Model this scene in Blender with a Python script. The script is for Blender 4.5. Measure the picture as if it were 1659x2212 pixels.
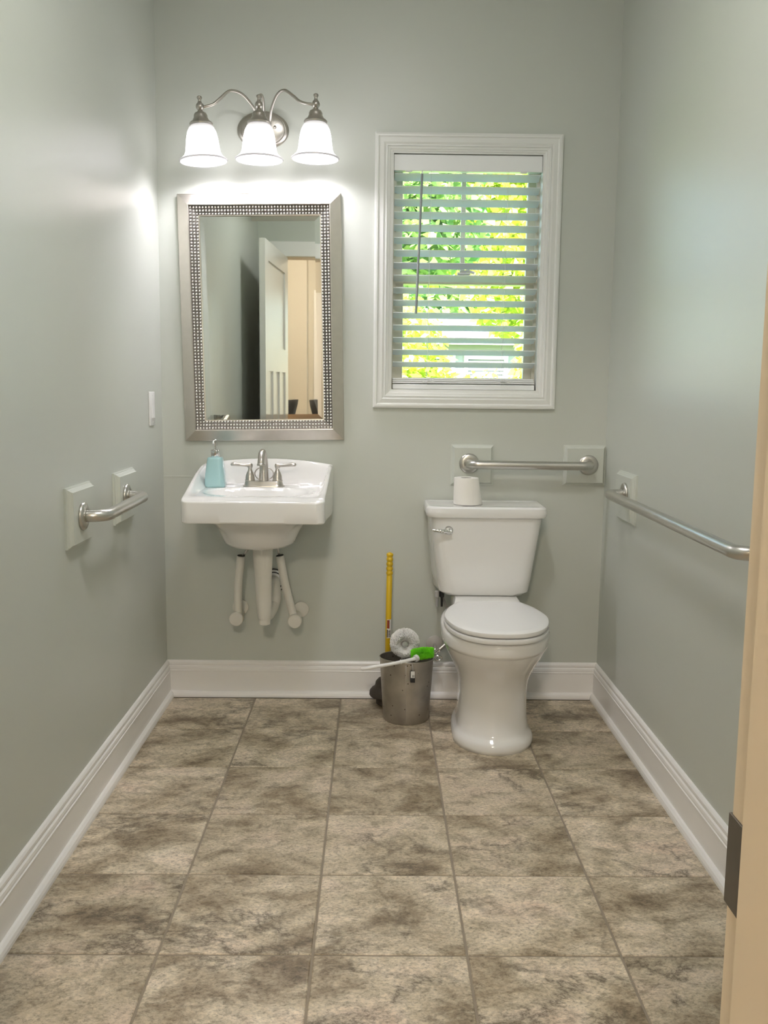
import bpy, bmesh, math, random
from mathutils import Vector, Matrix

random.seed(7)
PI = math.pi
S = bpy.context.scene
for o in list(bpy.data.objects):
    bpy.data.objects.remove(o, do_unlink=True)
COL = S.collection

# ------------------------------------------------------------------ camera
PITCH, YAW, ROLL = 0.1329, 0.0108, -0.0106
F_PX, CAM = 2018.77, Vector((-0.0714, -3.5656, 1.2103))
fw = Vector((math.sin(YAW) * math.cos(PITCH), math.cos(YAW) * math.cos(PITCH), -math.sin(PITCH)))
rt = Vector((math.cos(YAW), -math.sin(YAW), 0))
dn = fw.cross(rt)
r2 = rt * math.cos(ROLL) + dn * math.sin(ROLL)
d2 = -rt * math.sin(ROLL) + dn * math.cos(ROLL)
cam_d = bpy.data.cameras.new('camera')
cam = bpy.data.objects.new('camera', cam_d)
COL.objects.link(cam)
m = Matrix.Identity(4)
for i in range(3):
    m[i][0], m[i][1], m[i][2], m[i][3] = r2[i], -d2[i], -fw[i], CAM[i]
cam.matrix_world = m
cam_d.sensor_fit = 'VERTICAL'
cam_d.sensor_height = 24.0
cam_d.lens = 24.0 * F_PX / 2212.0
cam_d.clip_start = 0.02
S.camera = cam

# ------------------------------------------------------------------ world, sun, exposure
W = bpy.data.worlds.new('sky')
S.world = W
W.use_nodes = True
wn = W.node_tree
wn.nodes.clear()
sky = wn.nodes.new('ShaderNodeTexSky')
sky.sky_type = 'NISHITA'
sky.sun_disc = False
sky.sun_elevation = math.radians(48)
sky.sun_rotation = math.radians(200)
bg = wn.nodes.new('ShaderNodeBackground')
bg.inputs[1].default_value = 0.8
wo = wn.nodes.new('ShaderNodeOutputWorld')
wn.links.new(sky.outputs[0], bg.inputs[0])
wn.links.new(bg.outputs[0], wo.inputs[0])
sun_d = bpy.data.lights.new('sun', 'SUN')
sun_d.energy = 18
sun_d.angle = 0.01
sun_d.color = (1.0, 0.93, 0.78)
sun = bpy.data.objects.new('sun', sun_d)
sun.rotation_euler = (math.radians(42), 0, math.radians(-20))
COL.objects.link(sun)
S.view_settings.view_transform = 'Standard'
S.view_settings.look = 'None'
S.view_settings.exposure = 0.9
S.view_settings.gamma = 1.0
S.view_settings.use_curve_mapping = False

BULB_E = 92.0      # emission of each vanity bulb
SHADE_EMIT = 1.5    # lit glass shades
HALL_W = 50.0       # hall ceiling lamp

CEIL_E = 32.0       # glass dome of the bathroom ceiling lamp

# ------------------------------------------------------------------ materials
MATS = {}


def srgb(r, g, b):
    f = lambda c: (c / 255 / 12.92) if c / 255 <= 0.04045 else ((c / 255 + 0.055) / 1.055) ** 2.4
    return (f(r), f(g), f(b), 1)


def mat(name, col, rough=0.5, metal=0.0, coat=0.0, spec=0.5, bump=None, vary=None, emit=None, trans=0.0, aniso=None):
    """procedural principled material; bump=(scale,strength), vary=(scale,amount)"""
    if name in MATS:
        return MATS[name]
    m = bpy.data.materials.new(name)
    m.use_nodes = True
    nt = m.node_tree
    b = nt.nodes['Principled BSDF']
    b.inputs['Base Color'].default_value = col
    b.inputs['Roughness'].default_value = rough
    b.inputs['Metallic'].default_value = metal
    b.inputs['Coat Weight'].default_value = coat
    b.inputs['Coat Roughness'].default_value = 0.06
    b.inputs['Specular IOR Level'].default_value = spec
    b.inputs['Transmission Weight'].default_value = trans
    if emit:
        b.inputs['Emission Color'].default_value = emit[0]
        b.inputs['Emission Strength'].default_value = emit[1]
    tc = nt.nodes.new('ShaderNodeTexCoord')
    src = tc.outputs['Object']
    if aniso:
        mp = nt.nodes.new('ShaderNodeMapping')
        mp.inputs['Scale'].default_value = aniso
        nt.links.new(src, mp.inputs[0])
        src = mp.outputs[0]
    if bump:
        n = nt.nodes.new('ShaderNodeTexNoise')
        n.inputs['Scale'].default_value = bump[0]
        n.inputs['Detail'].default_value = 3
        bp = nt.nodes.new('ShaderNodeBump')
        bp.inputs['Strength'].default_value = bump[1]
        bp.inputs['Distance'].default_value = 0.002
        nt.links.new(src, n.inputs['Vector'])
        nt.links.new(n.outputs['Fac'], bp.inputs['Height'])
        nt.links.new(bp.outputs[0], b.inputs['Normal'])
    if vary:
        n = nt.nodes.new('ShaderNodeTexNoise')
        n.inputs['Scale'].default_value = vary[0]
        n.inputs['Detail'].default_value = 4
        mx = nt.nodes.new('ShaderNodeMix')
        mx.data_type = 'RGBA'
        k = vary[1]
        mx.inputs['A'].default_value = (col[0] * (1 - k), col[1] * (1 - k), col[2] * (1 - k), 1)
        mx.inputs['B'].default_value = (min(1, col[0] * (1 + k)), min(1, col[1] * (1 + k)), min(1, col[2] * (1 + k)), 1)
        nt.links.new(src, n.inputs['Vector'])
        nt.links.new(n.outputs['Fac'], mx.inputs['Factor'])
        nt.links.new(mx.outputs['Result'], b.inputs['Base Color'])
    MATS[name] = m
    return m


PAINT = mat('sage_wall_paint', (0.604, 0.630, 0.576, 1), 0.38, spec=0.5, bump=(260, 0.08), vary=(2.0, 0.015))
BLOCKP = mat('sage_block_paint', (0.61, 0.64, 0.58, 1), 0.4, bump=(60, 0.05))
CREAM = mat('cream_hall_paint', (0.70, 0.66, 0.57, 1), 0.6, bump=(200, 0.05))
CEIL = mat('ceiling_paint', (0.80, 0.79, 0.75, 1), 0.9, bump=(150, 0.1))
TRIM = mat('white_trim_paint', (0.92, 0.905, 0.885, 1), 0.32, bump=(40, 0.02))
WINTRIM = mat('window_trim_paint', (0.82, 0.83, 0.80, 1), 0.35, bump=(40, 0.02))
BLIND = mat('blind_vinyl', (0.90, 0.92, 0.92, 1), 0.4, bump=(30, 0.02))


def slat_material():
    """thin white vinyl that lets some daylight through"""
    m = mat('slat_vinyl', (0.88, 0.91, 0.91, 1), 0.4, bump=(30, 0.02))
    nt = m.node_tree
    t = nt.nodes.new('ShaderNodeBsdfTranslucent')
    t.inputs[0].default_value = (0.85, 0.92, 0.90, 1)
    mx = nt.nodes.new('ShaderNodeMixShader')
    mx.inputs[0].default_value = 0.20
    out = [n for n in nt.nodes if n.type == 'OUTPUT_MATERIAL'][0]
    nt.links.new(nt.nodes['Principled BSDF'].outputs[0], mx.inputs[1])
    nt.links.new(t.outputs[0], mx.inputs[2])
    nt.links.new(mx.outputs[0], out.inputs[0])
    return m


SLATM = slat_material()
CORD = mat('blind_cord', (0.85, 0.86, 0.84, 1), 0.8, bump=(400, 0.1))
SASH = mat('beige_vinyl_sash', (0.66, 0.63, 0.52, 1), 0.45, bump=(50, 0.02))
CERAMIC = mat('white_vitreous_china', (0.86, 0.855, 0.84, 1), 0.12, coat=0.6, vary=(3, 0.01))
PLASTIC = mat('white_plastic', (0.84, 0.84, 0.83, 1), 0.28, vary=(4, 0.01))
PIPECOVER = mat('matte_white_pipe_cover', (0.78, 0.76, 0.70, 1), 0.75, bump=(90, 0.25))
NICKEL = mat('brushed_nickel', (0.56, 0.53, 0.49, 1), 0.30, 1.0, bump=(60, 0.04), vary=(30, 0.06), aniso=(1, 1, 14))
STEEL = mat('satin_stainless', (0.60, 0.585, 0.55, 1), 0.30, 1.0, vary=(20, 0.05), aniso=(6, 6, 6))
CHROME = mat('chrome', (0.80, 0.80, 0.80, 1), 0.08, 1.0, vary=(10, 0.02))
FRAME = mat('champagne_silver_frame', (0.66, 0.62, 0.56, 1), 0.33, 1.0, bump=(60, 0.03), vary=(40, 0.06), aniso=(1, 1, 1))
FRAMEDK = mat('dark_silver_groove', (0.20, 0.19, 0.18, 1), 0.4, 1.0, vary=(60, 0.1))
BEAD = mat('silver_bead', (0.78, 0.76, 0.74, 1), 0.16, 1.0, vary=(60, 0.05))
MIRROR = mat('mirror_silvering', (0.80, 0.83, 0.80, 1), 0.015, 1.0, vary=(2, 0.01))
TEAL = mat('pale_teal_glaze', (0.40, 0.64, 0.66, 1), 0.14, coat=0.5, vary=(25, 0.05))
PAPER = mat('tissue_paper', (0.86, 0.84, 0.79, 1), 0.95, bump=(300, 0.25))
CARD = mat('cardboard_core', (0.40, 0.38, 0.35, 1), 0.9, vary=(40, 0.1))
YELLOW = mat('yellow_plastic', (0.70, 0.46, 0.015, 1), 0.35, vary=(12, 0.08))
RUBBER = mat('dark_brown_rubber', (0.045, 0.034, 0.026, 1), 0.6, bump=(80, 0.1))
GREYPL = mat('grey_plastic', (0.42, 0.41, 0.40, 1), 0.5, vary=(30, 0.05))
BLACK = mat('black_plastic', (0.02, 0.02, 0.02, 1), 0.45, vary=(30, 0.1))
BRONZE = mat('dark_bronze_strike', (0.16, 0.14, 0.12, 1), 0.4, 0.8, vary=(30, 0.15))
REDLAB = mat('red_label', (0.30, 0.05, 0.02, 1), 0.5, vary=(80, 0.15))
WHITELAB = mat('white_label', (0.80, 0.79, 0.76, 1), 0.5, vary=(80, 0.03))
DKLAB = mat('dark_label', (0.09, 0.06, 0.04, 1), 0.5, vary=(80, 0.1))
GROUT = mat('grout', (0.30, 0.255, 0.20, 1), 0.9, bump=(300, 0.3), vary=(30, 0.12))
CHAIRF = mat('charcoal_velvet', (0.045, 0.043, 0.045, 1), 0.85, bump=(200, 0.2), vary=(10, 0.2))
WOODDK = mat('dark_wood', (0.05, 0.03, 0.02, 1), 0.5, vary=(30, 0.2), aniso=(1, 1, 8))
OAK = mat('oak_boards', (0.30, 0.18, 0.09, 1), 0.45, vary=(14, 0.2), aniso=(8, 1, 1))
HOUSEW = mat('grey_siding', (0.32, 0.33, 0.36, 1), 0.8, vary=(6, 0.05))
ROOFM = mat('grey_shingle', (0.24, 0.23, 0.25, 1), 0.9, vary=(8, 0.2))
BARK = mat('bark', (0.12, 0.08, 0.05, 1), 0.9, bump=(30, 0.6), vary=(12, 0.2))
GRASS = mat('lawn', (0.16, 0.28, 0.04, 1), 0.9, bump=(60, 0.5), vary=(8, 0.25))
GLASSD = mat('dark_house_pane', (0.08, 0.10, 0.13, 1), 0.08, vary=(3, 0.1))


def worn_steel():
    m = mat('worn_bin_steel', (0.27, 0.25, 0.225, 1), 0.40, 0.9)
    nt = m.node_tree
    b = nt.nodes['Principled BSDF']
    tc = nt.nodes.new('ShaderNodeTexCoord')
    n = nt.nodes.new('ShaderNodeTexNoise')
    n.inputs['Scale'].default_value = 14
    n.inputs['Detail'].default_value = 6
    v = nt.nodes.new('ShaderNodeTexVoronoi')
    v.inputs['Scale'].default_value = 38
    r = nt.nodes.new('ShaderNodeValToRGB')
    r.color_ramp.elements[0].position = 0.05
    r.color_ramp.elements[0].color = (0.09, 0.07, 0.05, 1)
    r.color_ramp.elements[1].position = 0.12
    r.color_ramp.elements[1].color = (1, 1, 1, 1)
    r2_ = nt.nodes.new('ShaderNodeValToRGB')
    r2_.color_ramp.elements[0].position = 0.3
    r2_.color_ramp.elements[0].color = (0.36, 0.33, 0.295, 1)
    r2_.color_ramp.elements[1].position = 0.75
    r2_.color_ramp.elements[1].color = (0.52, 0.49, 0.44, 1)
    mx = nt.nodes.new('ShaderNodeMix')
    mx.data_type = 'RGBA'
    mx.blend_type = 'MULTIPLY'
    mx.inputs['Factor'].default_value = 1
    nt.links.new(tc.outputs['Object'], n.inputs['Vector'])
    nt.links.new(tc.outputs['Object'], v.inputs['Vector'])
    nt.links.new(n.outputs['Fac'], r2_.inputs[0])
    nt.links.new(v.outputs['Distance'], r.inputs[0])
    nt.links.new(r2_.outputs[0], mx.inputs['A'])
    nt.links.new(r.outputs[0], mx.inputs['B'])
    nt.links.new(mx.outputs['Result'], b.inputs['Base Color'])
    return m


BINM = worn_steel()


def tile_material():
    m = bpy.data.materials.new('travertine_look_tile')
    m.use_nodes = True
    nt = m.node_tree
    L = nt.links.new
    b = nt.nodes['Principled BSDF']
    b.inputs['Roughness'].default_value = 0.42
    b.inputs['Specular IOR Level'].default_value = 0.4
    tc = nt.nodes.new('ShaderNodeTexCoord')
    oi = nt.nodes.new('ShaderNodeObjectInfo')
    ml = nt.nodes.new('ShaderNodeMath')
    ml.operation = 'MULTIPLY'
    ml.inputs[1].default_value = 57.0
    L(oi.outputs['Random'], ml.inputs[0])
    cmb = nt.nodes.new('ShaderNodeCombineXYZ')
    L(ml.outputs[0], cmb.inputs[0])
    L(ml.outputs[0], cmb.inputs[2])
    va = nt.nodes.new('ShaderNodeVectorMath')
    va.operation = 'ADD'
    L(tc.outputs['Object'], va.inputs[0])
    L(cmb.outputs[0], va.inputs[1])
    mp = nt.nodes.new('ShaderNodeMapping')
    mp.inputs['Rotation'].default_value = (0, 0, -0.45)
    mp.inputs['Scale'].default_value = (0.9, 1.2, 1)
    L(va.outputs[0], mp.inputs[0])
    V = mp.outputs[0]

    def noise(scale, detail, rough, dist=0.0, src=V):
        n = nt.nodes.new('ShaderNodeTexNoise')
        n.inputs['Scale'].default_value = scale
        n.inputs['Detail'].default_value = detail
        n.inputs['Roughness'].default_value = rough
        n.inputs['Distortion'].default_value = dist
        L(src, n.inputs['Vector'])
        return n.outputs['Fac']

    def ramp(src, stops):
        r = nt.nodes.new('ShaderNodeValToRGB')
        e = r.color_ramp.elements
        e[0].position, e[0].color = stops[0]
        e[1].position, e[1].color = stops[-1]
        for p, c in stops[1:-1]:
            k = e.new(p)
            k.color = c
        L(src, r.inputs[0])
        return r.outputs[0]

    def mix(a, bb, fac, mode='MIX'):
        x = nt.nodes.new('ShaderNodeMix')
        x.data_type = 'RGBA'
        x.blend_type = mode
        if isinstance(fac, float):
            x.inputs['Factor'].default_value = fac
        else:
            L(fac, x.inputs['Factor'])
        L(a, x.inputs['A'])
        if isinstance(bb, tuple):
            x.inputs['B'].default_value = bb
        else:
            L(bb, x.inputs['B'])
        return x.outputs['Result']

    big = noise(5.0, 11, 0.68, 0.35)
    base = ramp(big, [(0.33, srgb(112, 96, 72)), (0.43, srgb(152, 137, 112)), (0.53, srgb(186, 174, 150)),
                      (0.65, srgb(222, 214, 196))])
    # reddish patches
    red = ramp(noise(5.0, 4, 0.6, 0.3), [(0.52, (0, 0, 0, 1)), (0.72, (0.55, 0.55, 0.55, 1))])
    base = mix(base, srgb(160, 122, 88), red)
    # pitted, grainy detail
    fine = ramp(noise(120, 6, 0.75, 0.2), [(0.36, (0.42, 0.39, 0.34, 1)), (0.47, (0.95, 0.95, 0.95, 1)), (0.62, (1.30, 1.29, 1.27, 1))])
    base = mix(base, fine, 0.75, 'MULTIPLY')
    mid = ramp(noise(20, 10, 0.76, 0.6), [(0.38, (0.56, 0.53, 0.48, 1)), (0.49, (1, 1, 1, 1)), (0.62, (1.15, 1.14, 1.12, 1))])
    base = mix(base, mid, 0.8, 'MULTIPLY')
    # dark vein cracks: thin band where a distorted noise crosses 0.5, only in places
    vn = noise(2.6, 12, 0.66, 0.25)
    ab = nt.nodes.new('ShaderNodeMath')
    ab.operation = 'SUBTRACT'
    L(vn, ab.inputs[0])
    ab.inputs[1].default_value = 0.47
    ab2 = nt.nodes.new('ShaderNodeMath')
    ab2.operation = 'ABSOLUTE'
    L(ab.outputs[0], ab2.inputs[0])
    vein = ramp(ab2.outputs[0], [(0.0, (1, 1, 1, 1)), (0.006, (0.5, 0.5, 0.5, 1)), (0.035, (0, 0, 0, 1))])
    where = ramp(noise(3.4, 6, 0.6), [(0.47, (0, 0, 0, 1)), (0.58, (0.9, 0.9, 0.9, 1))])
    vm = mix(vein, where, 1.0, 'MULTIPLY')
    base = mix(base, srgb(82, 70, 55), vm)
    # tile to tile tone
    tone = ramp(oi.outputs['Random'], [(0.0, (0.84, 0.82, 0.78, 1)), (0.5, (1.0, 0.985, 0.96, 1)), (1.0, (1.08, 1.08, 1.08, 1))])
    base = mix(base, tone, 1.0, 'MULTIPLY')
    hs = nt.nodes.new('ShaderNodeHueSaturation')
    hs.inputs['Value'].default_value = 1.16
    hs.inputs['Saturation'].default_value = 0.84
    L(base, hs.inputs['Color'])
    L(hs.outputs[0], b.inputs['Base Color'])
    bp = nt.nodes.new('ShaderNodeBump')
    bp.inputs['Strength'].default_value = 0.25
    bp.inputs['Distance'].default_value = 0.002
    L(noise(60, 5, 0.7), bp.inputs['Height'])
    L(bp.outputs[0], b.inputs['Normal'])
    return m


TILE = tile_material()


def glass_pane_material():
    m = bpy.data.materials.new('window_glass')
    m.use_nodes = True
    nt = m.node_tree
    nt.nodes.clear()
    o = nt.nodes.new('ShaderNodeOutputMaterial')
    t = nt.nodes.new('ShaderNodeBsdfTransparent')
    t.inputs[0].default_value = (0.94, 0.97, 0.95, 1)
    g = nt.nodes.new('ShaderNodeBsdfGlossy')
    g.inputs['Roughness'].default_value = 0.02
    fr = nt.nodes.new('ShaderNodeFresnel')
    fr.inputs[0].default_value = 1.45
    mx = nt.nodes.new('ShaderNodeMixShader')
    nt.links.new(fr.outputs[0], mx.inputs[0])
    nt.links.new(t.outputs[0], mx.inputs[1])
    nt.links.new(g.outputs[0], mx.inputs[2])
    nt.links.new(mx.outputs[0], o.inputs[0])
    return m


GLASS = glass_pane_material()


def shade_material():
    m = bpy.data.materials.new('frosted_lit_glass')
    m.use_nodes = True
    nt = m.node_tree
    b = nt.nodes['Principled BSDF']
    b.inputs['Base Color'].default_value = (0.86, 0.85, 0.86, 1)
    b.inputs['Roughness'].default_value = 0.25
    b.inputs['Transmission Weight'].default_value = 0.0
    tc = nt.nodes.new('ShaderNodeTexCoord')
    sp = nt.nodes.new('ShaderNodeSeparateXYZ')
    r = nt.nodes.new('ShaderNodeValToRGB')    # the bulb sits low in the bell: the neck of the glass glows less
    r.color_ramp.elements[0].position = 0.080
    r.color_ramp.elements[0].color = (1, 1, 1, 1)
    r.color_ramp.elements[1].position = 0.122
    r.color_ramp.elements[1].color = (0.04, 0.04, 0.04, 1)
    k = r.color_ramp.elements.new(0.103)
    k.color = (0.30, 0.30, 0.30, 1)
    ml = nt.nodes.new('ShaderNodeMath')
    ml.operation = 'MULTIPLY'
    ml.inputs[1].default_value = SHADE_EMIT
    b.inputs['Emission Color'].default_value = (1.0, 0.965, 1.0, 1)
    nt.links.new(tc.outputs['Object'], sp.inputs[0])
    nt.links.new(sp.outputs['Z'], r.inputs[0])
    nt.links.new(r.outputs[0], ml.inputs[0])
    nt.links.new(ml.outputs[0], b.inputs['Emission Strength'])
    return m


SHADE = shade_material()
RIMGL = mat('clear_rim_glass', (0.72, 0.70, 0.74, 1), 0.12, coat=0.5, vary=(10, 0.03), emit=((1, .96, 1, 1), 0.10))
BULBM = mat('bulb_glow', (1, 1, 1, 1), 0.4, vary=(5, 0.01), emit=((0.97, 0.93, 1.0, 1), BULB_E))
CEILLAMP = mat('ceiling_lamp_glass', (0.9, 0.9, 0.9, 1), 0.4, vary=(5, 0.01), emit=((1.0, 0.985, 0.975, 1), CEIL_E))
HALLLAMP = mat('hall_lamp_glass', (0.9, 0.85, 0.75, 1), 0.4, vary=(5, 0.01), emit=((1.0, 0.80, 0.55, 1), 3.0))


def leaf_material(name, dark, light):
    m = bpy.data.materials.new(name)
    m.use_nodes = True
    nt = m.node_tree
    nt.nodes.clear()
    o = nt.nodes.new('ShaderNodeOutputMaterial')
    g = nt.nodes.new('ShaderNodeNewGeometry')
    r = nt.nodes.new('ShaderNodeValToRGB')
    r.color_ramp.elements[0].color = dark
    r.color_ramp.elements[1].color = light
    d = nt.nodes.new('ShaderNodeBsdfDiffuse')
    t = nt.nodes.new('ShaderNodeBsdfTranslucent')
    mx = nt.nodes.new('ShaderNodeMixShader')
    mx.inputs[0].default_value = 0.45
    nt.links.new(g.outputs['Random Per Island'], r.inputs[0])
    nt.links.new(r.outputs[0], d.inputs[0])
    nt.links.new(r.outputs[0], t.inputs[0])
    nt.links.new(d.outputs[0], mx.inputs[1])
    nt.links.new(t.outputs[0], mx.inputs[2])
    nt.links.new(mx.outputs[0], o.inputs[0])
    return m


BRWHITE = mat('white_bristles', (0.99, 0.985, 0.97, 1), 0.7, vary=(50, 0.01))
BRGREEN = mat('green_bristles', (0.26, 0.90, 0.03, 1), 0.6, vary=(50, 0.15))
LEAF_Y = leaf_material('yellow_green_leaves', (0.36, 0.52, 0.06, 1), (0.95, 0.95, 0.28, 1))
LEAF_G = leaf_material('mid_green_leaves', (0.14, 0.30, 0.10, 1), (0.62, 0.76, 0.30, 1))

# ------------------------------------------------------------------ mesh helpers


def new(name, verts, faces, material, parent=None, smooth=False, loc=None):
    me = bpy.data.meshes.new(name)
    me.from_pydata([tuple(v) for v in verts], [], faces)
    me.validate()
    if material:
        me.materials.append(material)
    bm = bmesh.new()
    bm.from_mesh(me)
    bmesh.ops.recalc_face_normals(bm, faces=bm.faces[:])
    bm.to_mesh(me)
    bm.free()
    if smooth:
        for p in me.polygons:
            p.use_smooth = True
        if smooth != 'all':
            me.set_sharp_from_angle(angle=math.radians(38))
    o = bpy.data.objects.new(name, me)
    if loc is not None:
        o.location = loc
    if parent:
        o.parent = parent
    COL.objects.link(o)
    return o


def empty(name, loc=(0, 0, 0), rot=(0, 0, 0)):
    o = bpy.data.objects.new(name, None)
    o.location = loc
    o.rotation_euler = rot
    o.empty_display_size = 0.05
    COL.objects.link(o)
    return o


def tag(o, label=None, cat=None, group=None, kind=None):
    if label:
        o['label'] = label
    if cat:
        o['category'] = cat
    if group:
        o['group'] = group
    if kind:
        o['kind'] = kind
    return o


class G:
    """collects shapes into one mesh"""

    def __init__(s):
        s.v, s.f = [], []

    def add(s, v, f):
        n = len(s.v)
        s.v += [Vector(p) for p in v]
        s.f += [tuple(i + n for i in q) for q in f]
        return s

    def box(s, lo, hi, c=0.0):
        (x0, y0, z0), (x1, y1, z1) = lo, hi
        c = min(c, (x1 - x0) * .45, (y1 - y0) * .45, (z1 - z0) * .45)
        if c <= 0:
            v = [(x, y, z) for z in (z0, z1) for y in (y0, y1) for x in (x0, x1)]
            return s.add(v, [(0, 2, 3, 1), (4, 5, 7, 6), (0, 1, 5, 4), (2, 6, 7, 3), (0, 4, 6, 2), (1, 3, 7, 5)])
        bm = bmesh.new()
        bmesh.ops.create_cube(bm, size=1)
        for q in bm.verts:
            q.co = Vector(((x0 + x1) / 2 + q.co.x * (x1 - x0), (y0 + y1) / 2 + q.co.y * (y1 - y0), (z0 + z1) / 2 + q.co.z * (z1 - z0)))
        bmesh.ops.bevel(bm, geom=bm.edges[:], offset=c, segments=2, profile=0.5, affect='EDGES')
        bm.verts.index_update()
        s.add([q.co.copy() for q in bm.verts], [tuple(q.index for q in f.verts) for f in bm.faces])
        bm.free()
        return s

    def loft(s, rings, cap0=True, cap1=True):
        n = len(rings[0])
        v = [p for r in rings for p in r]
        f = []
        for i in range(len(rings) - 1):
            for j in range(n):
                k = (j + 1) % n
                f.append((i * n + j, i * n + k, (i + 1) * n + k, (i + 1) * n + j))
        if cap0:
            f.append(tuple(range(n))[::-1])
        if cap1:
            f.append(tuple(range((len(rings) - 1) * n, len(rings) * n)))
        return s.add(v, f)

    def lathe(s, prof, n=32, origin=(0, 0, 0), axis=(0, 0, 1), cap0=True, cap1=True):
        a = Vector(axis).normalized()
        q = Vector((0, 0, 1)).rotation_difference(a)
        o = Vector(origin)
        rings = []
        for r, z in prof:
            rings.append([o + q @ Vector((r * math.cos(2 * PI * k / n), r * math.sin(2 * PI * k / n), z)) for k in range(n)])
        return s.loft(rings, cap0, cap1)

    def tube(s, pts, rad, n=14, cap=True, flat=None):
        pts = [Vector(p) for p in pts]
        if not isinstance(rad, (list, tuple)):
            rad = [rad] * len(pts)
        t0 = (pts[1] - pts[0]).normalized()
        up = Vector((0, 0, 1)) if abs(t0.z) < 0.9 else Vector((1, 0, 0))
        nx = t0.cross(up).normalized()
        rings = []
        for i, p in enumerate(pts):
            if i == 0:
                t = (pts[1] - p).normalized()
            elif i == len(pts) - 1:
                t = (p - pts[i - 1]).normalized()
            else:
                t = ((pts[i + 1] - p).normalized() + (p - pts[i - 1]).normalized()).normalized()
            nx = (nx - t * nx.dot(t)).normalized()
            ny = t.cross(nx)
            fl = 1.0 if flat is None else flat[i]
            rings.append([p + nx * rad[i] * math.cos(2 * PI * k / n) + ny * rad[i] * fl * math.sin(2 * PI * k / n) for k in range(n)])
        return s.loft(rings, cap, cap)

    def ball(s, c, r, n=12, sc=(1, 1, 1)):
        c = Vector(c)
        m_ = max(4, n // 2)
        v = [c + Vector((0, 0, -r * sc[2]))]
        for i in range(1, m_):
            a = -PI / 2 + PI * i / m_
            v += [c + Vector((r * sc[0] * math.cos(a) * math.cos(2 * PI * k / n), r * sc[1] * math.cos(a) * math.sin(2 * PI * k / n), r * sc[2] * math.sin(a))) for k in range(n)]
        v.append(c + Vector((0, 0, r * sc[2])))
        f = []
        for k in range(n):
            f.append((0, 1 + (k + 1) % n, 1 + k))
            f.append((len(v) - 1, len(v) - 1 - n + k, len(v) - 1 - n + (k + 1) % n))
        for i in range(m_ - 2):
            for k in range(n):
                a, b = 1 + i * n + k, 1 + i * n + (k + 1) % n
                f.append((a, b, b + n, a + n))
        return s.add(v, f)

    def out(s, name, material, parent=None, smooth=False, M=None):
        v = s.v if M is None else [M @ p for p in s.v]
        return new(name, v, s.f, material, parent, smooth)


def smooth_path(ctrl, per=8):
    """Catmull-Rom through control points"""
    P = [Vector(c) for c in ctrl]
    out = []
    for i in range(len(P) - 1):
        p0, p1, p2, p3 = P[max(i - 1, 0)], P[i], P[i + 1], P[min(i + 2, len(P) - 1)]
        for k in range(per):
            t = k / per
            out.append(0.5 * ((2 * p1) + (p2 - p0) * t + (2 * p0 - 5 * p1 + 4 * p2 - p3) * t * t + (3 * p1 - p0 - 3 * p2 + p3) * t ** 3))
    out.append(P[-1])
    return out


def interp(tab, t):
    if t <= tab[0][0]:
        return tab[0][1]
    for (a, x), (b, y) in zip(tab, tab[1:]):
        if t <= b:
            return x + (y - x) * (t - a) / (b - a)
    return tab[-1][1]


def sstep(a, b, x):
    t = max(0.0, min(1.0, (x - a) / (b - a)))
    return t * t * (3 - 2 * t)


def rrect(x0, x1, y0, y1, r, z, n=6):
    """rounded rectangle ring in the XY plane"""
    pts = []
    for cx, cy, a0 in ((x1 - r, y1 - r, 0), (x0 + r, y1 - r, PI / 2), (x0 + r, y0 + r, PI), (x1 - r, y0 + r, 1.5 * PI)):
        for k in range(n + 1):
            a = a0 + (PI / 2) * k / n
            pts.append(Vector((cx + r * math.cos(a), cy + r * math.sin(a), z)))
    return pts


def mitre_frame(name, x0, x1, z0, z1, prof, material, parent=None, close=True, mitre_objs=False, partname=None):
    """rectangular moulding on the XZ plane; prof = [(inset, proud)], proud towards -y"""
    rings = []
    for d, h in prof:
        rings.append([Vector((x0 + d, -h, z0 + d)), Vector((x1 - d, -h, z0 + d)), Vector((x1 - d, -h, z1 - d)), Vector((x0 + d, -h, z1 - d))])
    if not mitre_objs:
        g = G()
        g.loft(rings + ([rings[0]] if close else []), False, False)
        return g.out(name, material, parent)
    objs = []
    for j in range(4):
        k = (j + 1) % 4
        n = len(rings)
        v = [r[j] for r in rings] + [r[k] for r in rings]
        f = [(i, (i + 1) % n, n + (i + 1) % n, n + i) for i in range(n if close else n - 1)]
        objs.append(new(name, v, f, material, parent))
    return objs


# ------------------------------------------------------------------ room dimensions
XL, XR = -0.877, 0.812
YF = -2.98            # bathroom face of the door wall
TW = 0.12             # door wall thickness
ZC = 2.74
WX0, WX1, WZ0, WZ1 = -0.016, 0.544, 1.197, 2.066   # window opening
DX0, DX1, DZ = -0.706, 0.1695, 2.075                 # door opening (clear)
WT = 0.15

# ---- walls
g = G()
g.box((XL - .12, 0, -.02), (WX0, WT, ZC)).box((WX1, 0, -.02), (XR + .12, WT, ZC))
g.box((WX0, 0, -.02), (WX1, WT, WZ0)).box((WX0, 0, WZ1), (WX1, WT, ZC))
wall_back = tag(g.out('wall_back', PAINT), 'sage grey back wall with the window and mirror', kind='structure')
wall_left = tag(G().box((XL - .12, YF, -.02), (XL, 0, ZC)).out('wall_left', PAINT), 'sage grey left wall', kind='structure')
wall_right = tag(G().box((XR, YF, -.02), (XR + .12, 0, ZC)).out('wall_right', PAINT), 'sage grey right wall', kind='structure')
JW = 0.02
g = G()
g.box((XL - .12, YF - TW, -.02), (DX0 - JW, YF, ZC)).box((DX1 + JW, YF - TW, -.02), (XR + .12, YF, ZC))
g.box((DX0 - JW, YF - TW, DZ + JW), (DX1 + JW, YF, ZC))
wall_front = tag(g.out('wall_front', PAINT), 'sage grey door wall', kind='structure')
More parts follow.
